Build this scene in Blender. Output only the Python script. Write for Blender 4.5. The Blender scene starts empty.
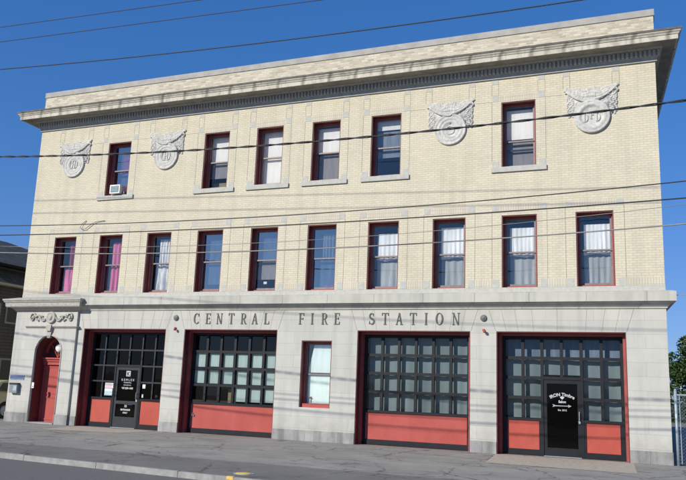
import bpy, bmesh, math, random
import numpy as np
from mathutils import Vector, Matrix
random.seed(7)
S = bpy.context.scene
COL = S.collection

# ------------------------------------------------------------------ materials
def new_mat(name):
    m = bpy.data.materials.new(name); m.use_nodes = True
    nt = m.node_tree; nt.nodes.clear()
    out = nt.nodes.new('ShaderNodeOutputMaterial')
    b = nt.nodes.new('ShaderNodeBsdfPrincipled')
    nt.links.new(b.outputs[0], out.inputs[0])
    return m, nt, b, out
def N(nt, t, **kw):
    n = nt.nodes.new(t)
    for k, v in kw.items():
        if k in n.inputs: n.inputs[k].default_value = v
        else: setattr(n, k, v)
    return n
def L(nt, a, b): nt.links.new(a, b)
def c4(c, k=1.0): return (c[0]*k, c[1]*k, c[2]*k, 1)
def ramp(nt, stops):
    r = nt.nodes.new('ShaderNodeValToRGB')
    e = r.color_ramp.elements
    while len(e) < len(stops): e.new(0.5)
    for el, (p, c) in zip(e, stops): el.position = p; el.color = c
    return r
def mixc(nt, fac, a, b, mode='MIX'):
    m = nt.nodes.new('ShaderNodeMix'); m.data_type = 'RGBA'; m.blend_type = mode
    for s, v in ((m.inputs['Factor'], fac), (m.inputs[6], a), (m.inputs[7], b)):
        if isinstance(v, (int, float, tuple)): s.default_value = v
        else: nt.links.new(v, s)
    return m.outputs[2]
def coords(nt, sx=1, sy=1, sz=1):
    t = nt.nodes.new('ShaderNodeTexCoord'); mp = nt.nodes.new('ShaderNodeMapping')
    mp.inputs['Scale'].default_value = (sx, sy, sz)
    nt.links.new(t.outputs['Object'], mp.inputs['Vector']); return mp.outputs[0]
def wallcoords(nt):
    t = nt.nodes.new('ShaderNodeTexCoord'); s = nt.nodes.new('ShaderNodeSeparateXYZ')
    nt.links.new(t.outputs['Object'], s.inputs[0])
    a = N(nt, 'ShaderNodeMath', operation='ADD'); L(nt, s.outputs[0], a.inputs[0]); L(nt, s.outputs[1], a.inputs[1])
    c = nt.nodes.new('ShaderNodeCombineXYZ'); L(nt, a.outputs[0], c.inputs[0]); L(nt, s.outputs[2], c.inputs[1])
    return c.outputs[0], a.outputs[0], s.outputs[2]
def plain(name, col, rough=0.6, var=0.12, scale=6, metal=0.0, bump=0.0, spec=0.5):
    m, nt, b, o = new_mat(name)
    n = N(nt, 'ShaderNodeTexNoise', Scale=scale, Detail=5.0, Roughness=0.65); L(nt, coords(nt), n.inputs['Vector'])
    r = ramp(nt, [(0.3, c4(col, 1-var)), (0.7, c4(col, 1+var))]); L(nt, n.outputs['Fac'], r.inputs[0])
    L(nt, r.outputs[0], b.inputs['Base Color'])
    b.inputs['Roughness'].default_value = rough; b.inputs['Metallic'].default_value = metal
    b.inputs['Specular IOR Level'].default_value = spec
    if bump:
        bp = N(nt, 'ShaderNodeBump', Strength=bump, Distance=0.01); L(nt, n.outputs['Fac'], bp.inputs['Height']); L(nt, bp.outputs[0], b.inputs['Normal'])
    return m
def brick(name, c1, c2, mortar, w=.215, h=.072, mo=.009, stain=.25, rot=False, off=.5, bumpd=.004, msmooth=.2, dirt=False):
    m, nt, b, o = new_mat(name)
    v, xx, zz = wallcoords(nt)
    if rot:
        cc = nt.nodes.new('ShaderNodeCombineXYZ'); L(nt, zz, cc.inputs[0]); L(nt, xx, cc.inputs[1]); v = cc.outputs[0]
    t = N(nt, 'ShaderNodeTexBrick', Scale=1.0); t.offset = off
    t.inputs['Color1'].default_value = c4(c1); t.inputs['Color2'].default_value = c4(c2); t.inputs['Mortar'].default_value = c4(mortar)
    t.inputs['Mortar Size'].default_value = mo; t.inputs['Mortar Smooth'].default_value = msmooth
    t.inputs['Brick Width'].default_value = w; t.inputs['Row Height'].default_value = h
    L(nt, v, t.inputs['Vector'])
    n = N(nt, 'ShaderNodeTexNoise', Scale=0.9, Detail=6.0, Roughness=0.7); L(nt, coords(nt), n.inputs['Vector'])
    r = ramp(nt, [(0.35, (1-stain,)*3+(1,)), (0.6, (1, 1, 1, 1))]); L(nt, n.outputs['Fac'], r.inputs[0])
    col = mixc(nt, 1.0, t.outputs['Color'], r.outputs[0], 'MULTIPLY')
    n2 = N(nt, 'ShaderNodeTexNoise', Scale=2.2, Detail=4.0); L(nt, coords(nt, 1.6, 1.6, .13), n2.inputs['Vector'])
    r2 = ramp(nt, [(0.36, (1-stain*.9,)*3+(1,)), (0.52, (1, 1, 1, 1))]); L(nt, n2.outputs['Fac'], r2.inputs[0])
    col = mixc(nt, 1.0, col, r2.outputs[0], 'MULTIPLY')
    if dirt:
        g = N(nt, 'ShaderNodeMath', operation='MULTIPLY_ADD'); nd = N(nt, 'ShaderNodeTexNoise', Scale=3.0, Detail=6.0, Roughness=.75); L(nt, coords(nt), nd.inputs['Vector'])
        L(nt, nd.outputs['Fac'], g.inputs[0]); g.inputs[1].default_value = -1.6; L(nt, zz, g.inputs[2])
        mr = N(nt, 'ShaderNodeMapRange'); mr.inputs['From Min'].default_value = -.65; mr.inputs['From Max'].default_value = -.1; L(nt, g.outputs[0], mr.inputs[0])
        col = mixc(nt, mr.outputs[0], mixc(nt, 1.0, col, (.84, .83, .80, 1), 'MULTIPLY'), col)
        nz = N(nt, 'ShaderNodeTexNoise', Scale=1.0, Detail=5.0, Roughness=.7); L(nt, coords(nt, 7, 7, .35), nz.inputs['Vector'])
        rz = ramp(nt, [(.60, (1,)*3+(1,)), (.74, (.86, .85, .82, 1))]); L(nt, nz.outputs['Fac'], rz.inputs[0])
        col = mixc(nt, 1.0, col, rz.outputs[0], 'MULTIPLY')
    L(nt, col, b.inputs['Base Color']); b.inputs['Roughness'].default_value = .85
    bp = N(nt, 'ShaderNodeBump', Strength=.6, Distance=bumpd); bp.invert = True
    L(nt, t.outputs['Fac'], bp.inputs['Height']); L(nt, bp.outputs[0], b.inputs['Normal'])
    return m
CREAM1 = (.66, .60, .445); CREAM2 = (.60, .545, .40)
M = {}
M['brick'] = brick('cream_brick', CREAM1, CREAM2, (.52, .48, .385), w=.195, h=.069, stain=.07)
M['soldier'] = brick('cream_brick_soldier', (.63, .57, .45), (.59, .53, .41), (.48, .44, .36), rot=True, stain=.08, off=0)
M['parbrick'] = brick('weathered_parapet_brick', (.66, .60, .47), (.40, .345, .255), (.52, .475, .38), stain=.04, mo=.011)
M['stone'] = brick('ashlar_stone', (.525, .515, .465), (.485, .478, .43), (.41, .40, .365), w=1.3, h=.374, mo=.0045, stain=.10, bumpd=.003, dirt=True)
M['trimstone'] = brick('trim_stone', (.53, .52, .45), (.48, .47, .41), (.29, .28, .25), w=1.55, h=9.0, mo=.008, stain=.15)
M['basestone'] = brick('base_stone', (.37, .365, .35), (.32, .315, .305), (.20, .2, .195), w=1.1, h=.9, mo=.006, stain=.35)
M['block'] = plain('grey_stone_block', (.46, .455, .41), .85, .12, 9)
M['joint'] = plain('wall_joint', (.23, .21, .18), .9)
M['relief'] = plain('pale_terracotta', (.52, .51, .47), .85, .24, 11, bump=.5, spec=.2)
M['portstone'] = plain('weathered_relief_stone', (.40, .385, .34), .85, .22, 12, bump=.3)
def cornice_mat():
    m, nt, b, o = new_mat('stained_cornice_stone')
    v, xx, zz = wallcoords(nt)
    base = N(nt, 'ShaderNodeTexNoise', Scale=1.5, Detail=6.0); L(nt, coords(nt), base.inputs['Vector'])
    r = ramp(nt, [(.3, (.50, .465, .38, 1)), (.7, (.64, .60, .50, 1))]); L(nt, base.outputs['Fac'], r.inputs[0])
    # joints every 0.93 m, spreading into soot stains
    d = N(nt, 'ShaderNodeMath', operation='DIVIDE'); L(nt, xx, d.inputs[0]); d.inputs[1].default_value = .93
    f = N(nt, 'ShaderNodeMath', operation='FRACT'); L(nt, d.outputs[0], f.inputs[0])
    s = N(nt, 'ShaderNodeMath', operation='SUBTRACT'); L(nt, f.outputs[0], s.inputs[0]); s.inputs[1].default_value = .5
    a = N(nt, 'ShaderNodeMath', operation='ABSOLUTE'); L(nt, s.outputs[0], a.inputs[0])
    nn = N(nt, 'ShaderNodeTexNoise', Scale=2.6, Detail=5.0, Roughness=.8); L(nt, coords(nt, 1, 1, .6), nn.inputs['Vector'])
    mm = N(nt, 'ShaderNodeMath', operation='MULTIPLY_ADD'); L(nt, nn.outputs['Fac'], mm.inputs[0]); mm.inputs[1].default_value = .12; L(nt, a.outputs[0], mm.inputs[2])
    r2 = ramp(nt, [(0, (.12,)*3+(1,)), (.03, (.2,)*3+(1,)), (.11, (1,)*3+(1,))])
    inv = N(nt, 'ShaderNodeMath', operation='SUBTRACT'); inv.inputs[0].default_value = .565; L(nt, mm.outputs[0], inv.inputs[1])
    L(nt, inv.outputs[0], r2.inputs[0])
    col = mixc(nt, r2.outputs[0], (.25, .235, .20, 1), r.outputs[0])
    st = N(nt, 'ShaderNodeTexNoise', Scale=5.0, Detail=5.0, Roughness=.7); L(nt, coords(nt, 1, 1, .35), st.inputs['Vector'])
    r3 = ramp(nt, [(.40, (.72,)*3+(1,)), (.52, (1,)*3+(1,))]); L(nt, st.outputs['Fac'], r3.inputs[0])
    col = mixc(nt, 1.0, col, r3.outputs[0], 'MULTIPLY')
    L(nt, col, b.inputs['Base Color']); b.inputs['Roughness'].default_value = .9
    return m
M['cornice'] = cornice_mat()
M['coping'] = plain('grey_coping', (.37, .36, .33), .85, .22, 1.5)
M['soffit'] = plain('dark_soffit', (.27, .25, .22), .9, .3, 3)  # darker grey-brown tone on the underside of the cornice
M['flash'] = plain('weathered_flashing', (.12, .11, .095), .8, .4, 4)
M['dentil'] = plain('dentil_stone', (.46, .45, .41), .9, .15, 6)
def redpaint(name, c):
    m, nt, b, o = new_mat(name)
    n = N(nt, 'ShaderNodeTexNoise', Scale=1.3, Detail=6.0, Roughness=.7); L(nt, coords(nt, 1, 1, .6), n.inputs['Vector'])
    r = ramp(nt, [(.3, c4(c, .86)), (.7, c4((c[0]*1.08, c[1]*1.25, c[2]*1.3)))]); L(nt, n.outputs['Fac'], r.inputs[0])
    n2 = N(nt, 'ShaderNodeTexNoise', Scale=9.0, Detail=6.0, Roughness=.8); L(nt, coords(nt, 1, 1, .35), n2.inputs['Vector'])
    r2 = ramp(nt, [(.60, (0,)*3+(1,)), (.70, (.45,)*3+(1,))]); L(nt, n2.outputs['Fac'], r2.inputs[0])
    col = mixc(nt, r2.outputs[0], r.outputs[0], (.20, .075, .06, 1))
    L(nt, col, b.inputs['Base Color']); b.inputs['Roughness'].default_value = .62; b.inputs['Specular IOR Level'].default_value = .25
    bp = N(nt, 'ShaderNodeBump', Strength=.15, Distance=.01); L(nt, n2.outputs['Fac'], bp.inputs['Height']); L(nt, bp.outputs[0], b.inputs['Normal'])
    return m
M['red'] = redpaint('red_paint', (.42, .078, .064)); M['red_or'] = redpaint('orange_red_paint', (.435, .077, .054))
M['maroon'] = plain('maroon_trim_paint', (.13, .024, .024), .55, .25, 6)
M['casing'] = plain('casing_red_paint', (.31, .06, .05), .55, .2, 6)
M['sash'] = plain('sash_paint', (.20, .165, .165), .5, .2, 8)
M['frame'] = plain('charcoal_metal', (.012, .0135, .017), .5, .25, 5, spec=.25)
M['frame2'] = plain('grey_metal_bars', (.030, .032, .037), .5, .2, 5, spec=.3)
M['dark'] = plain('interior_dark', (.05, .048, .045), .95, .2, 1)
M['letter'] = plain('dark_bronze_letters', (.085, .09, .08), .6, .2, 20)
M['carglass'] = plain('car_glass', (.02, .028, .028), .1)
M['steel'] = plain('galvanised_steel', (.36, .42, .46), .5, .2, 12, metal=.3)
M['bronze'] = plain('weathered_bronze', (.13, .14, .13), .6, .4, 30)
M['wire'] = plain('black_cable', (.022, .022, .025), .6, .2, 3)
M['wireg'] = plain('grey_cable', (.24, .23, .21), .6, .25, 3)
M['white'] = plain('white_plastic', (.75, .75, .72), .5, .06, 6)
M['greyplastic'] = plain('grey_plastic', (.2, .22, .23), .5, .1, 6)
M['blue'] = plain('blue_plate_paint', (.07, .11, .26), .5, .2, 15)
M['yellow'] = plain('yellow_paint', (.66, .45, .10), .7, .25, 20)
M['tan'] = plain('tan_card', (.28, .20, .10), .8)
M['whitetext'] = plain('white_vinyl', (.50, .52, .52), .5, .02)

def cloth(name, col, var=.15, sc=9, trans=.25):
    m, nt, b, o = new_mat(name)
    n = N(nt, 'ShaderNodeTexNoise', Scale=sc, Detail=3.0); L(nt, coords(nt, 1, 1, .12), n.inputs['Vector'])
    r = ramp(nt, [(.35, c4(col, 1-var)), (.65, c4(col, 1+var*.5))]); L(nt, n.outputs['Fac'], r.inputs[0])
    L(nt, r.outputs[0], b.inputs['Base Color']); b.inputs['Roughness'].default_value = .9
    b.inputs['Specular IOR Level'].default_value = .1
    return m
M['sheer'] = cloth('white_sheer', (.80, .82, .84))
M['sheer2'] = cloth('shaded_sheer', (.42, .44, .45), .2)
M['lace'] = cloth('lace_curtain', (.74, .76, .78), .35, 25)
M['pink'] = cloth('pink_curtain', (.64, .20, .36), .25)
M['plum'] = cloth('plum_curtain', (.30, .09, .16), .3)
M['bluecloth'] = cloth('blue_curtain', (.22, .26, .32), .25)
M['blind'] = cloth('white_blind', (.80, .78, .76), .06)
M['greyblind'] = cloth('grey_screen', (.27, .26, .28), .12)
M['baydrape'] = cloth('grey_drape', (.24, .275, .27), .14, 3)
M['board'] = cloth('pale_green_board', (.50, .57, .52), .08)
M['paper'] = cloth('white_paper_board', (.70, .80, .80), .05)

def glass(name, refl, tint=(1, 1, 1), wav=.02):
    m, nt, b, o = new_mat(name); nt.nodes.remove(b)
    t = N(nt, 'ShaderNodeBsdfTransparent'); t.inputs[0].default_value = c4(tint)
    g = N(nt, 'ShaderNodeBsdfGlossy'); g.inputs['Roughness'].default_value = .015; g.inputs['Color'].default_value = (1, .95, .86, 1)
    n = N(nt, 'ShaderNodeTexNoise', Scale=1.7, Detail=1.0); L(nt, coords(nt), n.inputs['Vector'])
    bp = N(nt, 'ShaderNodeBump', Strength=wav, Distance=.3); L(nt, n.outputs['Fac'], bp.inputs['Height']); L(nt, bp.outputs[0], g.inputs['Normal'])
    lw = N(nt, 'ShaderNodeFresnel', IOR=1.5)
    a = N(nt, 'ShaderNodeMath', operation='ADD'); L(nt, lw.outputs[0], a.inputs[0]); a.inputs[1].default_value = refl; a.use_clamp = True
    mx = nt.nodes.new('ShaderNodeMixShader'); L(nt, a.outputs[0], mx.inputs[0]); L(nt, t.outputs[0], mx.inputs[1]); L(nt, g.outputs[0], mx.inputs[2])
    L(nt, mx.outputs[0], o.inputs[0]); return m
M['glass'] = glass('window_glass', .10, (.97, .99, 1), .006)
M['glass3'] = glass('upper_window_glass', .04, (.95, .97, .98), .006)
M['glassblue'] = glass('blue_reflecting_glass', .34, (.7, .78, .88), .006)
M['baydark'] = glass('dark_bay_glass', -.02, (.25, .28, .3))
M['bayglass'] = glass('bay_glass', .0, (.82, .88, .92))

# ------------------------------------------------------------------ mesh helpers
class MB:
    def __init__(s): s.v = []; s.f = []; s.mi = []; s.smooth = False
    def face(s, pts, mi=0):
        i = len(s.v); s.v += [tuple(p) for p in pts]; s.f.append(tuple(range(i, i+len(pts)))); s.mi.append(mi)
    def box(s, x0, x1, y0, y1, z0, z1, mi=0):
        if x0 > x1: x0, x1 = x1, x0
        if y0 > y1: y0, y1 = y1, y0
        if z0 > z1: z0, z1 = z1, z0
        i = len(s.v)
        s.v += [(x0,y0,z0),(x1,y0,z0),(x1,y1,z0),(x0,y1,z0),(x0,y0,z1),(x1,y0,z1),(x1,y1,z1),(x0,y1,z1)]
        for q in ((0,3,2,1),(4,5,6,7),(0,1,5,4),(1,2,6,5),(2,3,7,6),(3,0,4,7)): s.f.append(tuple(i+k for k in q)); s.mi.append(mi)
    def ring(s, x0, x1, z0, z1, w, y0, y1, wb=None, wt=None, mi=0):
        wb = w if wb is None else wb; wt = w if wt is None else wt
        s.box(x0, x0+w, y0, y1, z0, z1, mi); s.box(x1-w, x1, y0, y1, z0, z1, mi)
        if wb: s.box(x0+w, x1-w, y0, y1, z0, z0+wb, mi)
        if wt: s.box(x0+w, x1-w, y0, y1, z1-wt, z1, mi)
    def prism(s, poly, y0, y1, mi=0):   # poly in XZ, extruded along Y
        n = len(poly); i = len(s.v)
        s.v += [(p[0], y0, p[1]) for p in poly] + [(p[0], y1, p[1]) for p in poly]
        s.f.append(tuple(range(i, i+n))); s.f.append(tuple(range(i+2*n-1, i+n-1, -1))); s.mi += [mi, mi]
        for k in range(n):
            j = (k+1) % n; s.f.append((i+k, i+n+k, i+n+j, i+j)); s.mi.append(mi)
    def tube(s, pts, r, seg=6, mi=0, caps=True):
        pts = [Vector(p) for p in pts]; rings = []
        rr = r if isinstance(r, (list, tuple)) else [r]*len(pts)
        for k, p in enumerate(pts):
            d = (pts[min(k+1, len(pts)-1)]-pts[max(k-1, 0)]).normalized()
            up = Vector((0, 0, 1)) if abs(d.z) < .9 else Vector((1, 0, 0))
            a = d.cross(up).normalized(); b = d.cross(a).normalized()
            i = len(s.v); rings.append(i)
            for q in range(seg):
                t = 2*math.pi*q/seg; s.v.append(tuple(p+(a*math.cos(t)+b*math.sin(t))*rr[k]))
        for k in range(len(pts)-1):
            for q in range(seg):
                q2 = (q+1) % seg
                s.f.append((rings[k]+q, rings[k]+q2, rings[k+1]+q2, rings[k+1]+q)); s.mi.append(mi)
        if caps:
            s.f.append(tuple(rings[0]+q for q in range(seg))[::-1]); s.f.append(tuple(rings[-1]+q for q in range(seg))); s.mi += [mi, mi]
    def lathe(s, cx, cz, prof, seg=40, y=0, mi=0):    # axis along Y, profile (r, out) with out = metres toward -Y
        rings = []
        for r, o_ in prof:
            i = len(s.v); rings.append(i)
            for q in range(seg):
                t = 2*math.pi*q/seg; s.v.append((cx+max(r, 1e-4)*math.cos(t), y-o_, cz+max(r, 1e-4)*math.sin(t)))
        for k in range(len(prof)-1):
            for q in range(seg):
                q2 = (q+1) % seg; s.f.append((rings[k]+q, rings[k]+q2, rings[k+1]+q2, rings[k+1]+q)); s.mi.append(mi)
    def blob(s, c, rx, ry, rz, mi=0, seg=7, rg=4):
        i = len(s.v); s.v.append((c[0], c[1], c[2]+rz))
        for a in range(1, rg):
            ph = math.pi*a/rg
            for b in range(seg):
                t = 2*math.pi*b/seg
                s.v.append((c[0]+rx*math.sin(ph)*math.cos(t), c[1]+ry*math.sin(ph)*math.sin(t), c[2]+rz*math.cos(ph)))
        s.v.append((c[0], c[1], c[2]-rz)); last = len(s.v)-1
        for b in range(seg):
            b2 = (b+1) % seg
            s.f.append((i, i+1+b, i+1+b2)); s.mi.append(mi)
            for a in range(rg-2):
                p = i+1+a*seg; s.f.append((p+b, p+seg+b, p+seg+b2, p+b2)); s.mi.append(mi)
            p = i+1+(rg-2)*seg; s.f.append((p+b, last, p+b2)); s.mi.append(mi)
    def build(s, name, mats, parent=None, smooth=False, fix=True):
        me = bpy.data.meshes.new(name); me.from_pydata(s.v, [], s.f)
        if not isinstance(mats, (list, tuple)): mats = [mats]
        for m in mats: me.materials.append(m)
        me.polygons.foreach_set('material_index', s.mi)
        if smooth: me.polygons.foreach_set('use_smooth', [True]*len(me.polygons))
        me.update()
        if fix:
            bm = bmesh.new(); bm.from_mesh(me); bmesh.ops.recalc_face_normals(bm, faces=bm.faces); bm.to_mesh(me); bm.free()
        o = bpy.data.objects.new(name, me); COL.objects.link(o)
        if parent: o.parent = parent
        return o
def tag(o, label=None, cat=None, group=None, kind=None):
    if label: o['label'] = label
    if cat: o['category'] = cat
    if group: o['group'] = group
    if kind: o['kind'] = kind
    return o
def empty(name, loc=(0, 0, 0)):
    o = bpy.data.objects.new(name, None); COL.objects.link(o); o.location = loc; o.empty_display_size = .3; return o

# ------------------------------------------------------------------ dimensions
XL, XR = -14.71, 7.70
PX0, PX1, PY = -14.80, -11.93, -.09         # doorway pavilion
ZSILL, ZHEAD = 4.69, 6.84
TSILL, THEAD = 8.31, 10.38
WX = [(-12.95+2.0985*i-.51, -12.95+2.0985*i+.51) for i in range(10)]
TI = [1, 3, 4, 5, 6, 8]
TX = [WX[i] for i in TI]
BAYS = [(-11.64, -8.14), (-7.39, -3.87), (-1.11, 2.41), (3.165, 6.67)]
BH = 3.42
OFF = (-2.99, -1.95, 1.02, 3.09)
ZS = 4.07                                   # underside of string course
RA = math.radians(4.6)                      # right flank is slightly out of square
DEP = 14.0
RX = XR-math.tan(RA)*DEP

FS = empty('fire_station', (0, 0, 0))
tag(FS, 'three storey cream brick fire station with four red bay doors and carved stone roundels', 'building')

# ------------------------------------------------------------------ walls
def wall_grid(mb, xs, zs, holes, y, depth, mi=0):
    xs = sorted(set(round(a, 4) for a in xs)); zs = sorted(set(round(a, 4) for a in zs))
    for i in range(len(xs)-1):
        for k in range(len(zs)-1):
            cx, cz = (xs[i]+xs[i+1])/2, (zs[k]+zs[k+1])/2
            if any(h[0] < cx < h[1] and h[2] < cz < h[3] for h in holes): continue
            mb.face([(xs[i], y, zs[k]), (xs[i+1], y, zs[k]), (xs[i+1], y, zs[k+1]), (xs[i], y, zs[k+1])], mi)
    for a, b, c, d in holes:
        y2 = y+depth
        mb.face([(a, y, c), (a, y, d), (a, y2, d), (a, y2, c)], mi)
        mb.face([(b, y, c), (b, y2, c), (b, y2, d), (b, y, d)], mi)
        mb.face([(a, y, d), (b, y, d), (b, y2, d), (a, y2, d)], mi)
        if c > .01: mb.face([(a, y, c), (a, y2, c), (b, y2, c), (b, y, c)], mi)
mb = MB()
holes = [(a, b, ZSILL, ZHEAD) for a, b in WX]+[(a, b, TSILL, THEAD) for a, b in TX]
wall_grid(mb, [XL, XR]+[v for w in WX for v in w], [ZSILL, ZHEAD, TSILL, THEAD, 11.80], holes, 0, .50)
mb.face([(XL, 0, 0), (XL, 0, 12.56), (XL, DEP, 12.56), (XL, DEP, 0)])
mb.face([(XR, 0, ZSILL), (RX, DEP, ZSILL), (RX, DEP, 12.56), (XR, 0, 12.56)])
mb.face([(XR, 0, 0), (RX, DEP, 0), (RX, DEP, ZSILL), (XR, 0, ZSILL)])
mb.face([(XL, DEP, 0), (RX, DEP, 0), (RX, DEP, 12.56), (XL, DEP, 12.56)])
mb.build('brick_wall', M['brick'], FS, fix=False)
mb = MB()
bh = [(a, b, 0.0, BH) for a, b in BAYS]+[OFF]
wall_grid(mb, [PX1, XR]+[v for w in BAYS for v in w]+[OFF[0], OFF[1]], [0, .33, OFF[2], OFF[3], BH, ZSILL], bh, 0, .50)
mb.build('stone_wall', M['stone'], FS, fix=False)
# base course, butted between the bays
mb = MB()
segs = [(PX1, BAYS[0][0]), (BAYS[0][1], BAYS[1][0]), (BAYS[1][1], BAYS[2][0]), (BAYS[2][1], BAYS[3][0]), (BAYS[3][1], XR+.02)]
for a, b in segs:
    mb = MB(); mb.box(a+.002, b-.002, -.018, .2, -.02, .33); mb.build('base_course', M['basestone'], FS)
# parapet
mb = MB()
def slab_path(mb, z0, z1, o, th, mi=0):
    # front strip and return strips, o = projection
    mb.box(XL-o, XR+o, -o, th, z0, z1, mi)
    mb.box(XL-o, XL+th, th, DEP+o, z0, z1, mi)
    p = [(XR+o, th), (RX+o, DEP+o), (RX-th, DEP+o), (XR-th, th)]
    i = len(mb.v); mb.v += [(x, y, z0) for x, y in p]+[(x, y, z1) for x, y in p]
    for q in ((0, 3, 2, 1), (4, 5, 6, 7), (0, 1, 5, 4), (1, 2, 6, 5), (2, 3, 7, 6), (3, 0, 4, 7)): mb.f.append(tuple(i+k for k in q)); mb.mi.append(mi)
slab_path(mb, 11.80, 12.56, .003, .3)
mb.build('parapet', M['parbrick'], FS)
mb = MB(); slab_path(mb, 12.56, 12.76, .03, .34); mb.build('coping', M['coping'], FS)
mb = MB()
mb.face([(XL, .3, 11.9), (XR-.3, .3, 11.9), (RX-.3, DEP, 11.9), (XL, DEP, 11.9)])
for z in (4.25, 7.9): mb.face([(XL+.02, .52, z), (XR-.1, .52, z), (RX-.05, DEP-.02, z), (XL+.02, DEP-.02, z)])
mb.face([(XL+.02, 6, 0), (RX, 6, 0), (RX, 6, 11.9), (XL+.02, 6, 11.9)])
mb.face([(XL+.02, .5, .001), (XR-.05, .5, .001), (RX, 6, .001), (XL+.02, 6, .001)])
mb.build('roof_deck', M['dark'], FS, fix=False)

def sweep(mb, prof, path_fn, closed_ends=True, mi=0):
    rings = [[path_fn(k, o_, z) for o_, z in prof] for k in range(4)]
    for k in range(3):
        for j in range(len(prof)-1):
            mb.face([rings[k][j], rings[k+1][j], rings[k+1][j+1], rings[k][j+1]], mi)
    if closed_ends: mb.face(rings[0], mi); mb.face(rings[3][::-1], mi)
t_r = math.tan((math.pi/2-RA)/2+0)  # mitre factor for the slightly acute corner (close to 1)
def pathmain(k, o_, z):
    if k == 0: return (XL-o_, DEP, z)
    if k == 1: return (XL-o_, -o_, z)
    if k == 2: return (XR+o_, -o_, z)
    return (RX+o_, DEP, z)
prof = [(.001, 11.14), (.05, 11.14), (.05, 11.25), (.09, 11.26), (.09, 11.45), (.19, 11.46), (.22, 11.50)]
mb = MB(); sweep(mb, prof, pathmain); mb.build('frieze', M['dentil'], FS)
prof = [(.22, 11.502), (.560, 11.502), (.576, 11.49), (.60, 11.49), (.605, 11.62), (.625, 11.63), (.64, 11.665), (.675, 11.70), (.685, 11.735), (.71, 11.74), (.712, 11.79), (.40, 11.815), (.005, 11.84)]
mb = MB(); sweep(mb, prof, pathmain)
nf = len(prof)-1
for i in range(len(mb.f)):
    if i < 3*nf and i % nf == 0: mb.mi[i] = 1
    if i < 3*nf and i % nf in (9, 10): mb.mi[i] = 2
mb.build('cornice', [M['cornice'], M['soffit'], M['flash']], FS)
mb = MB(); x = XL-.08
while x < XR+.08:
    mb.box(x, x+.065, -.155, -.091, 11.28, 11.445); x += .12
mb.build('dentil_course', M['dentil'], FS)
mb = MB(); y = .1
while y < DEP-.2:
    mb.box(XL-.155, XL-.091, y, y+.065, 11.28, 11.445); y += .12
mb.build('dentil_course', M['dentil'], FS)

# string course over the ground floor (front from pavilion to right corner, round the right flank)
def pathstr(k, o_, z):
    if k == 0: return (PX1-.02, -o_, z)
    if k == 1: return (-5, -o_, z)
    if k == 2: return (XR+o_, -o_, z)
    return (RX+o_, DEP, z)
prof = [(.001, ZS), (.035, ZS), (.035, 4.10), (.06, 4.115), (.10, 4.16), (.12, 4.20), (.20, 4.21), (.20, 4.235), (.26, 4.24), (.262, 4.50), (.15, 4.535), (.004, 4.55)]
mb = MB(); sweep(mb, prof, pathstr); mb.build('string_course', M['trimstone'], FS)
mb = MB(); mb.box(XL-.004, XR+.006, -.006, .2, 4.552, ZSILL-.002)
mb.build('sill_band', M['block'], FS)

# ------------------------------------------------------------------ doorway pavilion
mb = MB()
ax0, ax1 = -13.70, -12.52; acx = (ax0+ax1)/2; ar = (ax1-ax0)/2; aspr = 3.13-ar
wall_grid(mb, [PX0, PX1, ax0, ax1], [0.33, 3.13, ZS+.1], [(ax0, ax1, 0.0, 3.13)], PY, .01)
mb.f = [f for i, f in enumerate(mb.f) if i < len(mb.f)-3]; mb.mi = mb.mi[:len(mb.f)]
NA = 28
arc = [(acx+ar*math.cos(math.pi-math.pi*i/NA), aspr+ar*math.sin(math.pi-math.pi*i/NA)) for i in range(NA+1)]
h = NA//2
for i in range(h): mb.face([(ax0, PY, 3.13), (arc[i][0], PY, arc[i][1]), (arc[i+1][0], PY, arc[i+1][1])])
for i in range(h, NA): mb.face([(ax1, PY, 3.13), (arc[i][0], PY, arc[i][1]), (arc[i+1][0], PY, arc[i+1][1])])
mb.face([(ax0, PY, 0), (ax0, PY, aspr), (ax0, .45, aspr), (ax0, .45, 0)])
mb.face([(ax1, PY, 0), (ax1, .45, 0), (ax1, .45, aspr), (ax1, PY, aspr)])
for i in range(NA): mb.face([(arc[i][0], PY, arc[i][1]), (arc[i+1][0], PY, arc[i+1][1]), (arc[i+1][0], .45, arc[i+1][1]), (arc[i][0], .45, arc[i][1])])
mb.face([(PX0, PY, 0), (PX0, .3, 0), (PX0, .3, ZS+.1), (PX0, PY, ZS+.1)])
mb.face([(PX1, PY, 0), (PX1, PY, ZS+.1), (PX1, .0, ZS+.1), (PX1, .0, 0)])
mb.face([(XL, .5, 0), (PX1, .5, 0), (PX1, .5, .01), (XL, .5, .01)])
mb.build('doorway_pavilion', M['stone'], FS, fix=False)
mb = MB()
mb.box(PX0-.015, ax0-.002, PY-.018, .2, -.02, .35); mb.build('pavilion_base', M['basestone'], FS)
mb = MB(); mb.box(ax1+.002, PX1+.012, PY-.018, -.02, -.02, .35); mb.build('pavilion_base', M['basestone'], FS)
def pathp(k, o_, z):
    if k == 0: return (PX0-o_, .4, z)
    if k == 1: return (PX0-o_, PY-o_, z)
    if k == 2: return (PX1+o_, PY-o_, z)
    return (PX1+o_, -.002, z)
prof = [(.001, 4.03), (.03, 4.03), (.05, 4.07), (.12, 4.12), (.14, 4.15), (.28, 4.17), (.30, 4.20), (.31, 4.32), (.34, 4.34), (.37, 4.40), (.39, 4.41), (.39, 4.46), (.2, 4.50), (.0, 4.55)]
mb = MB(); sweep(mb, prof, pathp); pc = mb.build('doorway_cornice', M['portstone'], FS)
mb = MB()
def pathl(k, o_, z):
    if k == 0: return (PX0+.55, PY-o_, z)
    if k == 1: return (PX0+1, PY-o_, z)
    if k == 2: return (PX1+o_, PY-o_, z)
    return (PX1+o_, -.002, z)
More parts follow.
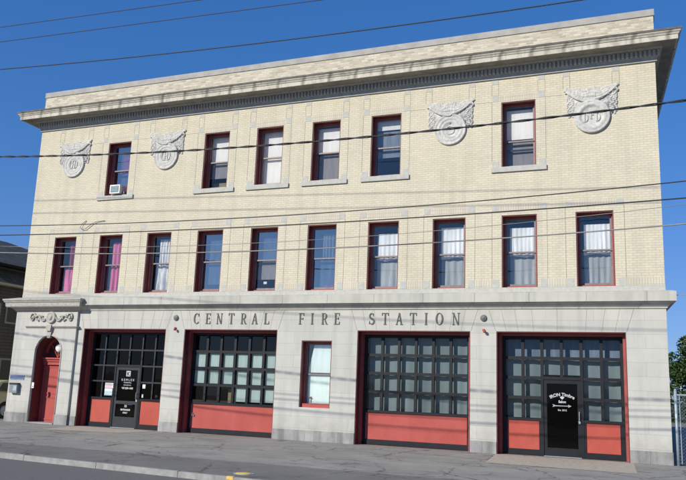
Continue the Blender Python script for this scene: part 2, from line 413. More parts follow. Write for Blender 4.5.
sweep(mb, [(.0, 3.40), (.03, 3.42), (.05, 3.45), (.08, 3.46), (.085, 3.49), (.0, 3.50)], pathl)
mb.build('ledge_moulding', M['portstone'], FS)
# keystone bracket
mb = MB()
mb.prism([(acx-.07, 3.05), (acx+.07, 3.05), (acx+.12, 3.45), (acx-.12, 3.45)], PY-.06, PY+.05)
mb.prism([(acx-.09, 3.30), (acx+.09, 3.30), (acx+.13, 3.52), (acx-.13, 3.52)], PY-.12, PY-.061)
mb.build('keystone', M['portstone'], FS)
# carved scroll ornament
mb = MB()
def scroll(pts, r0, r1):
    n = len(pts); mb.tube(pts, [r0+(r1-r0)*k/(n-1) for k in range(n)], 6)
cz = 3.80
mb.lathe(acx, cz, [(0, .06), (.10, .07), (.14, .05), (.17, .08), (.21, .07), (.22, 0)], 28, PY)
mb.blob((acx, PY-.06, cz), .09, .05, .12)
for s in (-1, 1):
    sp = []
    for k in range(30):
        t = k/29; a = t*2.6*math.pi; r = .17*(1-t*.75)
        sp.append((acx+s*(.87-r*math.cos(a)*.85), PY-.03, cz+r*math.sin(a)*1.05))
    scroll(sp, .035, .022)
    w = [(acx+s*(.20+.52*k/16), PY-.03, cz-.02+.10*math.sin(-2*math.pi*k/16+.4)) for k in range(17)]
    scroll(w, .03, .045)
    for k in range(7): mb.blob((acx+s*(.30+.06*k), PY-.03, cz-.02-.09*math.cos(k*1.2)), .045, .03, .035)
    mb.blob((acx+s*.87, PY-.03, cz), .05, .04, .06)
mb.build('scroll_ornament', M['portstone'], FS, smooth=True)
# archivolt moulding
mb = MB()
ring = [(ax0-.03, 0.02)]+[(acx+(ar+.03)*math.cos(math.pi-math.pi*i/NA), aspr+(ar+.03)*math.sin(math.pi-math.pi*i/NA)) for i in range(NA+1)]+[(ax1+.03, .02)]
mb.tube([(p[0], PY-.005, p[1]) for p in ring], .022, 6)
mb.build('arch_moulding', M['stone'], FS, smooth=True)
# red door in the arch
mb = MB()
mb.box(ax0+.002, ax1-.002, .43, .49, .0, 2.22)
mb.ring(ax0+.01, ax1-.01, 0.0, 2.22, .10, .395, .43, wb=.0, wt=.08)
mb.ring(ax0+.2, ax1-.2, .12, .95, .05, .415, .43); mb.ring(ax0+.2, ax1-.2, 1.05, 2.05, .05, .415, .43)
dr = mb.build('entrance_door', M['red'], FS)
mb = MB(); mb.box(ax0+.003, ax1-.003, .31, .43, 2.222, 2.30); mb.box(ax0+.003, ax1-.003, .26, .43, 2.302, 2.36); mb.box(ax0+.003, ax1-.003, .35, .43, 2.10, 2.22)
mb.build('door_entablature', M['red'], dr)
mb = MB()
n = 24
arc2 = [(acx+(ar-.01)*math.cos(math.pi*i/n), max(2.362, aspr+(ar-.01)*math.sin(math.pi*i/n))) for i in range(n+1)]
mb.face([(p[0], .48, p[1]) for p in arc2]+[(ax0+.01, .48, 2.362), (ax1-.01, .48, 2.362)])
mb.build('fanlight', M['glassblue'], dr, fix=False)
mb = MB()
for i in range(n):
    a, b = arc2[i], arc2[i+1]
    sc = .86
    q = lambda p: (acx+(p[0]-acx)*sc, 2.4+(p[1]-2.4)*sc)
    mb.prism([a, b, q(b), q(a)], .42, .475)
for a in (45, 90, 135):
    t = math.radians(a); mb.tube([(acx, .45, 2.37), (acx+ar*.9*math.cos(t), .45, aspr+ar*.9*math.sin(t))], .018, 5)
mb.build('fanlight_frame', M['red'], dr)
mb = MB(); mb.lathe(acx+.05, 2.72, [(0, .08), (.12, .07), (.16, .02), (.16, 0)], 20, .42); mb.build('fanlight_globe', M['white'], dr, smooth=True)
mb = MB(); mb.blob((ax1-.2, .37, 1.02), .035, .035, .035); mb.box(ax1-.23, ax1-.17, .392, .4145, .92, 1.12); mb.build('handle', M['bronze'], dr, smooth=True)
mb = MB()
t = .03
mb.box(ax0+.001, ax0+t, PY+.06, .5, 0, aspr); mb.box(ax1-t, ax1-.001, PY+.06, .5, 0, aspr)
for i in range(NA):
    a, b = arc[i], arc[i+1]; q = lambda p: (acx+(p[0]-acx)*.95, aspr+(p[1]-aspr)*.95)
    mb.prism([a, b, q(b), q(a)], PY+.06, .5)
mb.build('door_lining', M['maroon'], dr)
mb = MB(); mb.box(ax0, ax1, PY-.05, .5, -.02, .05); mb.build('threshold', M['basestone'], dr)

# ------------------------------------------------------------------ brick surrounds, blocks and joints
class Each(MB):
    def __init__(s, name, mat, parent): MB.__init__(s); s.a = (name, mat, parent)
    def box(s, *k):
        m = MB(); m.box(*k); m.build(*s.a)
mb = MB(); jb = MB(); bl = Each('stone_block', M['block'], FS); so = Each('soldier_course', M['soldier'], FS)
B = .20
Y1 = -.006
for i, (a, b) in enumerate(WX):
    for s, xx in ((0, a-.28), (1, b+.08)):
        bl.box(xx, xx+B, Y1, .05, 6.98, 7.16)
        bl.box(xx, xx+B, Y1, .05, ZSILL+.002, 4.93)
    so.box(a-.08, b+.08, Y1+.002, -.0005, 6.98, 7.16)
    for xx in (a-.285, b+.285):
        jb.box(xx-.006, xx+.006, -.002, .0, 4.93, 6.98)
for i in range(9):
    so.box(WX[i][1]+.285, WX[i+1][0]-.285, Y1+.002, -.0005, ZSILL+.003, 4.92)
so.box(XL+.002, WX[0][0]-.285, Y1+.002, -.0005, ZSILL+.003, 4.92); so.box(WX[9][1]+.285, XR-.002, Y1+.002, -.0005, ZSILL+.003, 4.92)
for i, (a, b) in enumerate(TX):
    for s, xx in ((0, a-.28), (1, b+.08)):
        bl.box(xx, xx+B, Y1, .05, 10.42, 10.62)
        bl.box(xx, xx+B, Y1, .05, 10.98, 11.138)
        bl.box(xx, xx+B, Y1, .05, TSILL+.002, TSILL+.20)
    so.box(a-.08, b+.08, Y1+.002, -.0005, 10.42, 10.60)
    for xx in (a-.285, b+.285): jb.box(xx-.006, xx+.006, -.002, 0, 8.51, 10.42)
    for xx in (a-.285, a-.075, b+.075, b+.285): jb.box(xx-.005, xx+.005, -.002, 0, 10.62, 10.98)
for cx in (WX[0], WX[2], WX[7], WX[9]):
    for xx in (cx[0]-.28, cx[1]+.08):
        bl.box(xx, xx+B, Y1, .05, 10.98, 11.138)
        for q in (xx, xx+B): jb.box(q-.005, q+.005, -.002, 0, 10.60, 10.98)
z = 10.62
# long thin horizontal joints tying the heads together
x0 = XL+.3
for i in range(10):
    a, b = WX[i]
    if i < 9 and not (i in TI and i+1 in TI): pass
for a, b in ((WX[0][1]+.3, WX[1][0]-.3), (WX[1][1]+.3, WX[2][0]-.3), (WX[2][1]+.3, WX[3][0]-.3), (WX[6][1]+.3, WX[7][0]-.3), (WX[7][1]+.3, WX[8][0]-.3), (WX[8][1]+.3, WX[9][0]-.3)):
    jb.box(a, b, -.002, 0, 10.41, 10.42)

# joints of the flat arches over the bays
def slant(x0, z0, x1, z1, w=.012):
    jb.prism([(x0-w/2, z0), (x0+w/2, z0), (x1+w/2, z1), (x1-w/2, z1)], -.0025, 0)
for a, b in BAYS:
    for k, (dx0, dx1) in enumerate(((-.02, -.22), (.28, .14), (.62, .52), (1.05, 1.0))):
        if a+dx1 > PX1+.05: slant(a+dx0, BH+.01, a+dx1, ZS-.01, .010 if k == 0 else .007)
        slant(b-dx0, BH+.01, b-dx1, ZS-.01, .010 if k == 0 else .007)
    jb.box(a+1.7, a+1.708, -.0025, 0, BH+.01, ZS-.01)
jb.build('wall_joints', M['joint'], FS)

# ------------------------------------------------------------------ windows
def curtain(name, x0, x1, y, z0, z1, mat, parent, amp=.025, waves=6, sag=0, ph=0.0, gather=0):
    mb = MB(); nx = 44; nz = 8; g = []
    for k in range(nz+1):
        row = []
        for i in range(nx+1):
            t = i/nx; u = k/nz
            xx = x0+(x1-x0)*t
            if gather: xx = x0+(x1-x0)*(t*(1-gather*(1-u)*.5))
            yy = y+amp*math.sin(t*waves*2*math.pi+ph)*(0.5+.5*(1-u))+amp*.4*math.sin(t*waves*5.1+ph*2+u*2)
            zz = z0+(z1-z0)*u + (sag*math.sin(t*math.pi*2+ph) if k == 0 else 0)
            row.append((xx, yy, zz))
        g.append(row)
    for k in range(nz):
        for i in range(nx): mb.face([g[k][i], g[k][i+1], g[k+1][i+1], g[k+1][i]])
    return mb.build(name, mat, parent, smooth=True, fix=False)
def panel(name, x0, x1, y, z0, z1, mat, parent, th=.006):
    mb = MB(); mb.box(x0, x1, y, y+th, z0, z1); return mb.build(name, mat, parent)
def window(a, b, z0, z1, content, frac=.5, gl='glass', gl2=None, sillbar=M['red']):
    mb = MB()
    mb.box(a+.001, a+.03, .02, .20, z0, z1); mb.box(b-.03, b-.001, .02, .20, z0, z1); mb.box(a+.03, b-.03, .02, .20, z1-.03, z1-.001)
    k = len(mb.f)
    mb.ring(a+.001, b-.001, z0, z1-.001, .065, .20, .36, wb=.06, wt=.075)
    for i in range(k, len(mb.f)): mb.mi[i] = 1
    w = mb.build('window', [M['maroon'], M['casing']], FS)
    x0, x1 = a+.067, b-.067; zb, zt = z0+.062, z1-.077; zm = zb+(zt-zb)*frac
    mb = MB(); mb.ring(x0, x1, zm-.02, zt, .05, .262, .298, wb=.045, wt=.04); mb.build('upper_sash', M['sash'], w)
    mb = MB(); mb.ring(x0, x1, zb, zm+.02, .055, .302, .338, wb=.07, wt=.04); mb.build('lower_sash', M['sash'], w)
    mb = MB(); mb.face([(x0+.04, .28, zm), (x1-.04, .28, zm), (x1-.04, .28, zt-.04), (x0+.04, .28, zt-.04)]); mb.build('upper_pane', M[gl], w, fix=False)
    mb = MB(); mb.face([(x0+.045, .32, zb+.07), (x1-.045, .32, zb+.07), (x1-.045, .32, zm-.02), (x0+.045, .32, zm-.02)]); mb.build('lower_pane', M[gl2 or gl], w, fix=False)
    content(w, x0, x1, zb, zm, zt)
    return w
def sheers(k):
    def f(w, x0, x1, zb, zm, zt):
        rnd = random.Random(k)
        curtain('curtain', x0+.10+.03*rnd.random(), x1, .40, zm+.0, zt-.12-.14*rnd.random(), M['sheer'], w, .012, 5+rnd.random()*2, .0, k)
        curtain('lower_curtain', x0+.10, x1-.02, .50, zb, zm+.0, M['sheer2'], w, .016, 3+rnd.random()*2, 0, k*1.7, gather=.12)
        curtain('valance', x0+.10, x1-.02, .425, zm-.10, zm+.05, M['sheer'], w, .012, 4, .02, k)
    return f
def c_w1(w, x0, x1, zb, zm, zt):
    curtain('curtain', x0+.35, x1, .42, zb, zt, M['plum'], w, .03, 3, 0, 1); curtain('pink_cloth', x0+.22, x1-.06, .40, zb, zm-.05, M['pink'], w, .02, 2, 0, .5, gather=-.0)
def c_w2(w, x0, x1, zb, zm, zt):
    curtain('curtain', x0+.24, x1, .42, zb, zt-.12, M['pink'], w, .03, 3.4, 0, 1); panel('pale_cloth', x0, x0+.3, .46, zb, zm, M['bluecloth'], w)
def c_w3(w, x0, x1, zb, zm, zt):
    curtain('curtain', x0+.22, x1, .42, zm, zt-.10, M['lace'], w, .02, 6, 0, 1); curtain('lower_curtain', x0+.1, x1-.02, .46, zb, zm+.02, M['lace'], w, .04, 3, .0, 2, gather=.15)
def c_w4(w, x0, x1, zb, zm, zt):
    panel('blind', x0, x1, .46, zb+.25, zt, M['bluecloth'], w)
def c_w5(w, x0, x1, zb, zm, zt):
    panel('blind', x0, x1, .46, zm-.02, zt, M['bluecloth'], w); panel('lower_blind', x0, x1, .44, zb+.38, zm-.02, M['greyblind'], w)
    panel('label_card', x0+.33, x0+.45, .36, zb+.22, zb+.30, M['white'], w)
def c_w6(w, x0, x1, zb, zm, zt):
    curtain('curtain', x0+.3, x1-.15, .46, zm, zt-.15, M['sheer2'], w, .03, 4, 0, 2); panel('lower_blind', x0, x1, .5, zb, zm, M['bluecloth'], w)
    mb = MB()
    for k in range(6): mb.blob((x1-.4+.06*k, .37, zb+.09+.02*math.sin(k*2)), .05, .04, .06)
    mb.build('toys_on_sill', M['pink'], w, smooth=True)
cont = [c_w1, c_w2, c_w3, c_w4, c_w5, c_w6, sheers(2), sheers(4), sheers(1), sheers(5)]
gls = [('glass', 'glass'), ('glass', 'glass'), ('glass', 'glass'), ('glassblue', 'glassblue'), ('glassblue', 'glass'), ('glassblue', 'glassblue'), ('glass', 'glass')]+[('glass', 'glass')]*3
wl = ['window with plum and pink cloth behind the glass', 'window with a pink curtain', 'window with white lace curtain', 'plain blue reflecting window', 'window with dark lower sash and a small white card', 'blue window with things on the sill', None, None, None, None]
for i, (a, b) in enumerate(WX):
    w = window(a, b, ZSILL, ZHEAD, cont[i], .5, gls[i][0], gls[i][1])
    if wl[i]: w['label'] = wl[i]
def t1(w, x0, x1, zb, zm, zt):
    panel('blind', x0, x1, .46, zm-.1, zt, M['bluecloth'], w); curtain('pink_cloth', x0+.34, x1, .40, zm-.15, zt-.38, M['pink'], w, .02, 2); panel('lower_blind', x0, x1, .5, zb, zm-.2, M['bluecloth'], w)
def t2(w, x0, x1, zb, zm, zt):
    panel('blind', x0, x1, .42, zm+.02, zt, M['blind'], w); panel('lower_blind', x0, x1, .44, zb+.42, zm+.02, M['greyblind'], w); panel('boards', x0+.05, x1-.03, .60, zb, zb+.30, M['tan'], w)
def t3(w, x0, x1, zb, zm, zt): panel('blind', x0, x1, .42, zb, zt, M['blind'], w)
def t4(w, x0, x1, zb, zm, zt):
    panel('blind', x0, x1, .40, zm, zt-.06, M['blind'], w); panel('lower_blind', x0, x1, .45, zb, zm-.02, M['greyblind'], w)
def t5(w, x0, x1, zb, zm, zt):
    panel('blind', x0, x1, .40, zt-.32, zt, M['blind'], w); panel('lower_blind', x0, x1, .45, zm-.28, zt-.36, M['bluecloth'], w)
def t6(w, x0, x1, zb, zm, zt):
    panel('blind', x0, x1, .40, zm+.10, zt-.08, M['blind'], w); panel('lower_blind', x0, x1, .45, zb, zm+.05, M['greyblind'], w)
    mb = MB(); mb.box(x0, x1, .345, .36, zb+.52, zb+.58); mb.build('crossbar', M['frame'], w)
tc = [t1, t2, t3, t4, t5, t6]
for i, (a, b) in enumerate(TX):
    w = window(a, b, TSILL, THEAD, tc[i], .5 if i != 5 else .42, 'glassblue' if i == 0 else 'glass' if i == 4 else 'glass3')
    mb = MB(); mb.box(a-.30, b+.30, -.055, .02, 8.165, TSILL+.0); mb.box(a+.002, b-.002, -.0551, .2, TSILL-.02, TSILL+.012)
    mb.build('stone_sill', M['block'], w)

# ground floor office window
w = window(OFF[0], OFF[1], OFF[2], OFF[3], lambda w, x0, x1, zb, zm, zt: None, .5, 'glass')
w['label'] = 'ground floor window with white paper blinds between two bay doors'
panel('lower_blind', OFF[0]+.1, OFF[1]-.1, .345, OFF[2]+.12, 2.04, M['paper'], w)
mb = MB(); mb.prism([(OFF[0]+.12, 2.10), (OFF[1]-.1, 2.10), (OFF[1]-.1, 2.98), (OFF[0]+.30, 2.98)], .345, .351); mb.build('blind', M['paper'], w)
mb = MB(); mb.box(OFF[0]+.03, OFF[1]-.03, .10, .199, OFF[2], OFF[2]+.12); mb.build('sill', M['red'], w)
mb = MB(); mb.tube([(OFF[0]+.26, .33, 1.16+.17*k) for k in range(2)], .012); mb.tube([(OFF[0]+.20, .33, 1.30), (OFF[0]+.26, .33, 1.35), (OFF[0]+.31, .33, 1.28)], .012); mb.build('window_ornament', M['sash'], w)

# ------------------------------------------------------------------ bay doors
def text_obj(name, body, size, x, y, z, mat, parent, arch=0.0, bold=.0, squash=1.0):
    cu = bpy.data.curves.new(name, 'FONT'); cu.body = body; cu.size = size; cu.align_x = 'CENTER'; cu.offset = bold; cu.extrude = .001
    tmp = bpy.data.objects.new(name+'_tmp', cu); COL.objects.link(tmp)
    dg = bpy.context.evaluated_depsgraph_get(); dg.update()
    me = bpy.data.meshes.new_from_object(tmp.evaluated_get(dg))
    bpy.data.objects.remove(tmp)
    for v in me.vertices:
        px, pz, py = v.co.x*squash, v.co.y, v.co.z
        if arch:
            R_ = arch; a = px/R_; px = (R_+pz)*math.sin(a); pz = (R_+pz)*math.cos(a)-R_
        v.co = (x+px, y-py, z+pz)
    me.materials.clear(); me.materials.append(mat)
    o = bpy.data.objects.new(name, me); COL.objects.link(o); o.parent = parent; return o

YL = .43
def bay(a, b, kind, glassmat, barmat, redmat, label):
    mb = MB()
    mb.box(a+.001, a+.025, .012, .25, 0.003, BH-.001); mb.box(b-.025, b-.001, .012, .25, .003, BH-.001); mb.box(a+.025, b-.025, .012, .25, BH-.025, BH-.001)
    k = len(mb.f); mb.box(a+.001, a+.10, .25, .52, .003, BH-.001); mb.box(b-.10, b-.001, .25, .52, .003, BH-.001); mb.box(a+.10, b-.10, .25, .52, BH-.10, BH-.001)
    for i in range(k, len(mb.f)): mb.mi[i] = 1
    D_ = mb.build('bay_door', [M['maroon'], M['casing']], FS); D_['label'] = label
    x0, x1, z1 = a+.102, b-.102, BH-.102
    w = x1-x0; pitch = (w-.08)/6; bt = .05 if kind == 'A' else .085
    zr0, zr1 = .95, 1.03
    rows = [zr1+(z1-.06-zr1)*k/4 for k in range(5)]
    cols = [x0+.04+pitch*k for k in range(7)]
    fr = MB()
    door = kind in ('A', 'D')
    dx0, dx1 = cols[2], cols[4]; dz = rows[2]-.0
    def keep(cx, cz): return not (door and dx0 < cx < dx1 and cz < dz)
    # outer stiles and top rail
    fr.box(x0, x0+.08, YL, YL+.09, 0, z1); fr.box(x1-.08, x1, YL, YL+.09, 0, z1); fr.box(x0+.08, x1-.08, YL, YL+.09, z1-.07, z1)
    for seg in ((x0+.08, dx0-.04), (dx1+.04, x1-.08)) if door else ((x0+.08, x1-.08),):
        fr.box(seg[0], seg[1], YL+.001, YL+.088, zr0, zr1); fr.box(seg[0], seg[1], YL+.001, YL+.088, 0.01, .16)
        if door:
            fr.box(seg[0], seg[0]+.05, YL+.001, YL+.088, .16, zr0); fr.box(seg[1]-.06, seg[1], YL+.001, YL+.088, .16, zr0)
    if door: fr.ring(dx0-.04, dx1+.04, 0, dz+.04, .07, YL-.01, YL+.092, wb=0, wt=.08)
    fr.build('door_frame', M['frame'], D_)
    bars = MB()
    for k in range(1, 6):
        lo = dz+.04 if door and 2 < k < 4 else zr1
        if door and k in (2, 4): 
            bars.box(cols[k]-bt/2, cols[k]+bt/2, YL+.0, YL+.08, dz+.04, z1-.07); continue
        bars.box(cols[k]-bt/2, cols[k]+bt/2, YL+.0, YL+.08, lo, z1-.07)
    for r in rows[1:4]:
        sp = [(x0+.08, x1-.08)] if (not door or r > dz+.05) else [(x0+.08, dx0-.04), (dx1+.04, x1-.08)]
        for s0, s1 in sp:
            cut = [s0]+[c+q*bt/2 for c in cols[1:6] if s0 < c-bt/2 and c+bt/2 < s1 for q in (-1, 1)]+[s1]
            for j in range(0, len(cut), 2): bars.box(cut[j], cut[j+1], YL+.004, YL+.076, r-bt/2, r+bt/2)
    bars.build('glazing_bars', barmat, D_)
    for r in range(4):
        for k in range(6):
            cx, cz_ = (cols[k]+cols[k+1])/2, (rows[r]+rows[r+1])/2
            if not keep(cx, cz_): continue
            g = MB(); ti = (random.random()-.5)*.012; tj = (random.random()-.5)*.012
            xa, xb, za, zb_ = cols[k]+bt/2-.01, cols[k+1]-bt/2+.01, rows[r]+bt/2-.01, rows[r+1]-bt/2+.01
            g.face([(xa, YL+.05+ti, za), (xb, YL+.05-ti, za), (xb, YL+.05-ti+tj, zb_), (xa, YL+.05+ti+tj, zb_)])
            g.build('pane', M[glassmat], D_, fix=False)
    pn = [(x0+.13, dx0-.10), (dx1+.04, x1-.08)] if door else [(x0+.08, x1-.08)]
    if door: pn = [(x0+.13, dx0-.10), (dx1+.09, x1-.14)]
    for s0, s1 in pn:
        p = MB(); p.box(s0+.001, s1-.001, YL+.03, YL+.07, .161, zr0-.001); p.build('red_panel', redmat, D_)
    return D_, (x0, x1, z1, cols, rows, dx0, dx1, dz)

DA, ga = bay(*BAYS[0], 'A', 'baydark', M['frame2'], M['red_or'], 'bay with dark glass, notices and white lettering on its glazed door')
DB, gb = bay(*BAYS[1], 'B', 'bayglass', M['frame'], M['red'], 'bay door with white boards behind its middle panes')
DC, gc = bay(*BAYS[2], 'C', 'bayglass', M['frame'], M['red'], 'bay door with grey drapes behind all its panes')
DD, gd = bay(*BAYS[3], 'D', 'bayglass', M['frame'], M['red_or'], 'bay with a black glass door between orange red panels')
# contents
x0, x1, z1, cols, rows, dx0, dx1, dz = gb
for r, ks in ((2, range(6)), (1, range(6)), (0, (3, 4, 5))):
    for k in ks:
        panel('pale_board', cols[k]+.045+.015*random.random(), cols[k+1]-.045-.02*random.random(), YL+.095+.03*random.random(), rows[r]+.045+.02*random.random(), rows[r+1]-.045-.02*random.random(), M['board'], DB)
panel('brown_box', cols[2]+.2, cols[3]-.08, YL+.3, rows[0]-.1, rows[0]+.45, M['tan'], DB)
mb = MB(); mb.lathe(x0+.22, .57, [(0, .03), (.03, .03), (.045, .0)], 14, YL+.03); mb.box(x0+.13, x0+.18, YL, YL+.029, .55, .66); mb.build('lock', M['bronze'], DB)
x0, x1, z1, cols, rows, dx0, dx1, dz = gc
for k in range(3): curtain('drape', x0+.1+k*1.06, x0+1.15+k*1.06, YL+.22, 1.0, z1, M['baydrape'], DC, .012, 2+k*.7, 0, k*1.3)
x0, x1, z1, cols, rows, dx0, dx1, dz = gd
curtain('drape', x0+.1, dx0-.02, YL+.22, 1.0, z1-.62, M['baydrape'], DD, .013, 2.3, 0, .3)
curtain('drape', dx0+.0, dx1, YL+.22, dz+.1, z1-.60, M['baydrape'], DD, .013, 2.3, 0, 1.3)
curtain('drape', dx1+.04, x1-.1, YL+.22, 1.0, z1-.62, M['baydrape'], DD, .013, 2.3, 0, 2.3)
curtain('drape', x0+.1, x1-.1, YL+.30, z1-.66, z1-.02, M['bluecloth'], DD, .008, 3, 0, 2.3)

# entrance doors in bays A and D
def glazed_door(D_, g, mid):
    x0, x1, z1, cols, rows, dx0, dx1, dz = g
    a, b, t = dx0+.033, dx1-.033, dz-.045
    mb = MB()
    mb.ring(a, b, .02, t, .09, YL+.012, YL+.06, wb=.22, wt=.10)
    if mid: mb.box(a+.09, b-.09, YL+.012, YL+.06, .82, .93); mb.box(a+.09, b-.09, YL+.014, YL+.058, .24, .38)
    mb.build('entrance_door', M['frame'] if not mid else M['frame2'], D_)
    mb = MB(); mb.face([(a+.08, YL+.04, .2), (b-.08, YL+.04, .2), (b-.08, YL+.04, t-.08), (a+.08, YL+.04, t-.08)]); mb.build('door_glass', M['baydark'], D_, fix=False)
    mb = MB(); mb.tube([(b-.045, YL-.03, 1.0), (b-.045, YL-.05, 1.02), (b-.045, YL-.05, 1.22), (b-.045, YL-.03, 1.24)], .012); mb.box(b-.07, b-.02, YL-.005, YL+.011, .92, 1.0); mb.build('handle', M['steel'], D_)
    mb = MB(); mb.box(a, b, YL-.06, YL+.05, .004, .018); mb.build('threshold', M['steel'], D_)
    return (a+b)/2, a, b, t
cx, a, b, t = glazed_door(DA, ga, True)
yv = YL+.034
mb = MB(); mb.box(cx-.09, cx+.09, yv, yv+.003, 1.78, 1.97); mb.build('logo', M['whitetext'], DA)
text_obj('logo_letter', 'K', .20, cx, yv-.003, 1.80, M['dark'], DA, bold=.004)
text_obj('door_lettering', 'K E M L E X', 0.109, cx, yv, 1.62, M['whitetext'], DA, bold=.001)
text_obj('door_lettering', 'PROFESSIONAL', 0.048, cx, yv, 1.545, M['whitetext'], DA, bold=.001)
text_obj('door_lettering', 'SERVICES INC.', 0.052, cx, yv, 1.455, M['whitetext'], DA, bold=.001)
text_obj('door_lettering', '607-229-1400', 0.087, cx, yv, 1.34, M['whitetext'], DA, bold=.004)
text_obj('door_lettering', '22', 0.104, cx, yv, .72, M['whitetext'], DA, bold=.004)
text_obj('door_lettering', 'ENTRANCE', 0.078, cx, yv, .60, M['whitetext'], DA, bold=.004)
text_obj('door_lettering', 'ONLY', 0.074, cx, yv, .50, M['whitetext'], DA, bold=.003)
panel('door_sticker', cx+.08, cx+.27, yv, .80, .92, M['blue'], DA, .002)
c0 = ga[3]; yn = YL+.042
mb = MB(); mb.box(c0[1]+.10, c0[2]-.10, yn, yn+.004, 1.09, 1.33, 0); mb.box(c0[1]+.10, c0[2]-.08, yn, yn+.003, 1.345, 1.53, 1)
for k in range(4): mb.box(c0[1]+.12, c0[2]-.12-.03*(k % 2), yn-.003, yn-.001, 1.37+k*.038, 1.385+k*.038, 2)
mb.build('notice', [M['paper'], M['white'], M['pink']], DA)
mb = MB(); mb.box(c0[4]+.10, c0[4]+.22, yn, yn+.003, 1.38, 1.52); mb.build('notice', M['paper'], DA)
mb = MB(); mb.box(c0[4]+.10, c0[4]+.16, yn, yn+.003, 1.07, 1.18); mb.build('notice', M['paper'], DA)
mb = MB(); mb.blob((c0[5]+.12, YL+.12, 1.12), .07, .03, .06); mb.build('white_ornament', M['white'], DA, smooth=True)
cx, a, b, t = glazed_door(DD, gd, False)
text_obj('door_lettering', 'IRON Timbre', 0.126, cx, yv, 1.66, M['whitetext'], DD, arch=.62, bold=.003, squash=.92)
mb = MB(); mb.prism([(cx-.06, 1.62), (cx, 1.56), (cx+.06, 1.62), (cx+.03, 1.65), (cx-.03, 1.65)], yv-.002, yv); mb.build('door_emblem', M['whitetext'], DD)
text_obj('door_lettering', 'Salon', 0.096, cx, yv, 1.47, M['whitetext'], DD, bold=.003)
mb = MB()
mb.prism([(cx-.22, 1.375), (cx+.16, 1.375), (cx+.16, 1.40), (cx-.22, 1.40)], yv-.002, yv)
mb.prism([(cx+.161, 1.345), (cx+.25, 1.388), (cx+.161, 1.43)], yv-.002, yv)
mb.prism([(cx-.27, 1.35), (cx-.20, 1.37), (cx-.20, 1.41), (cx-.27, 1.43), (cx-.24, 1.39)], yv-.004, yv-.0025)
mb.build('door_arrow', M['whitetext'], DD)
text_obj('door_lettering', 'Est. 2012', 0.065, cx, yv, 1.25, M['whitetext'], DD, bold=.001)

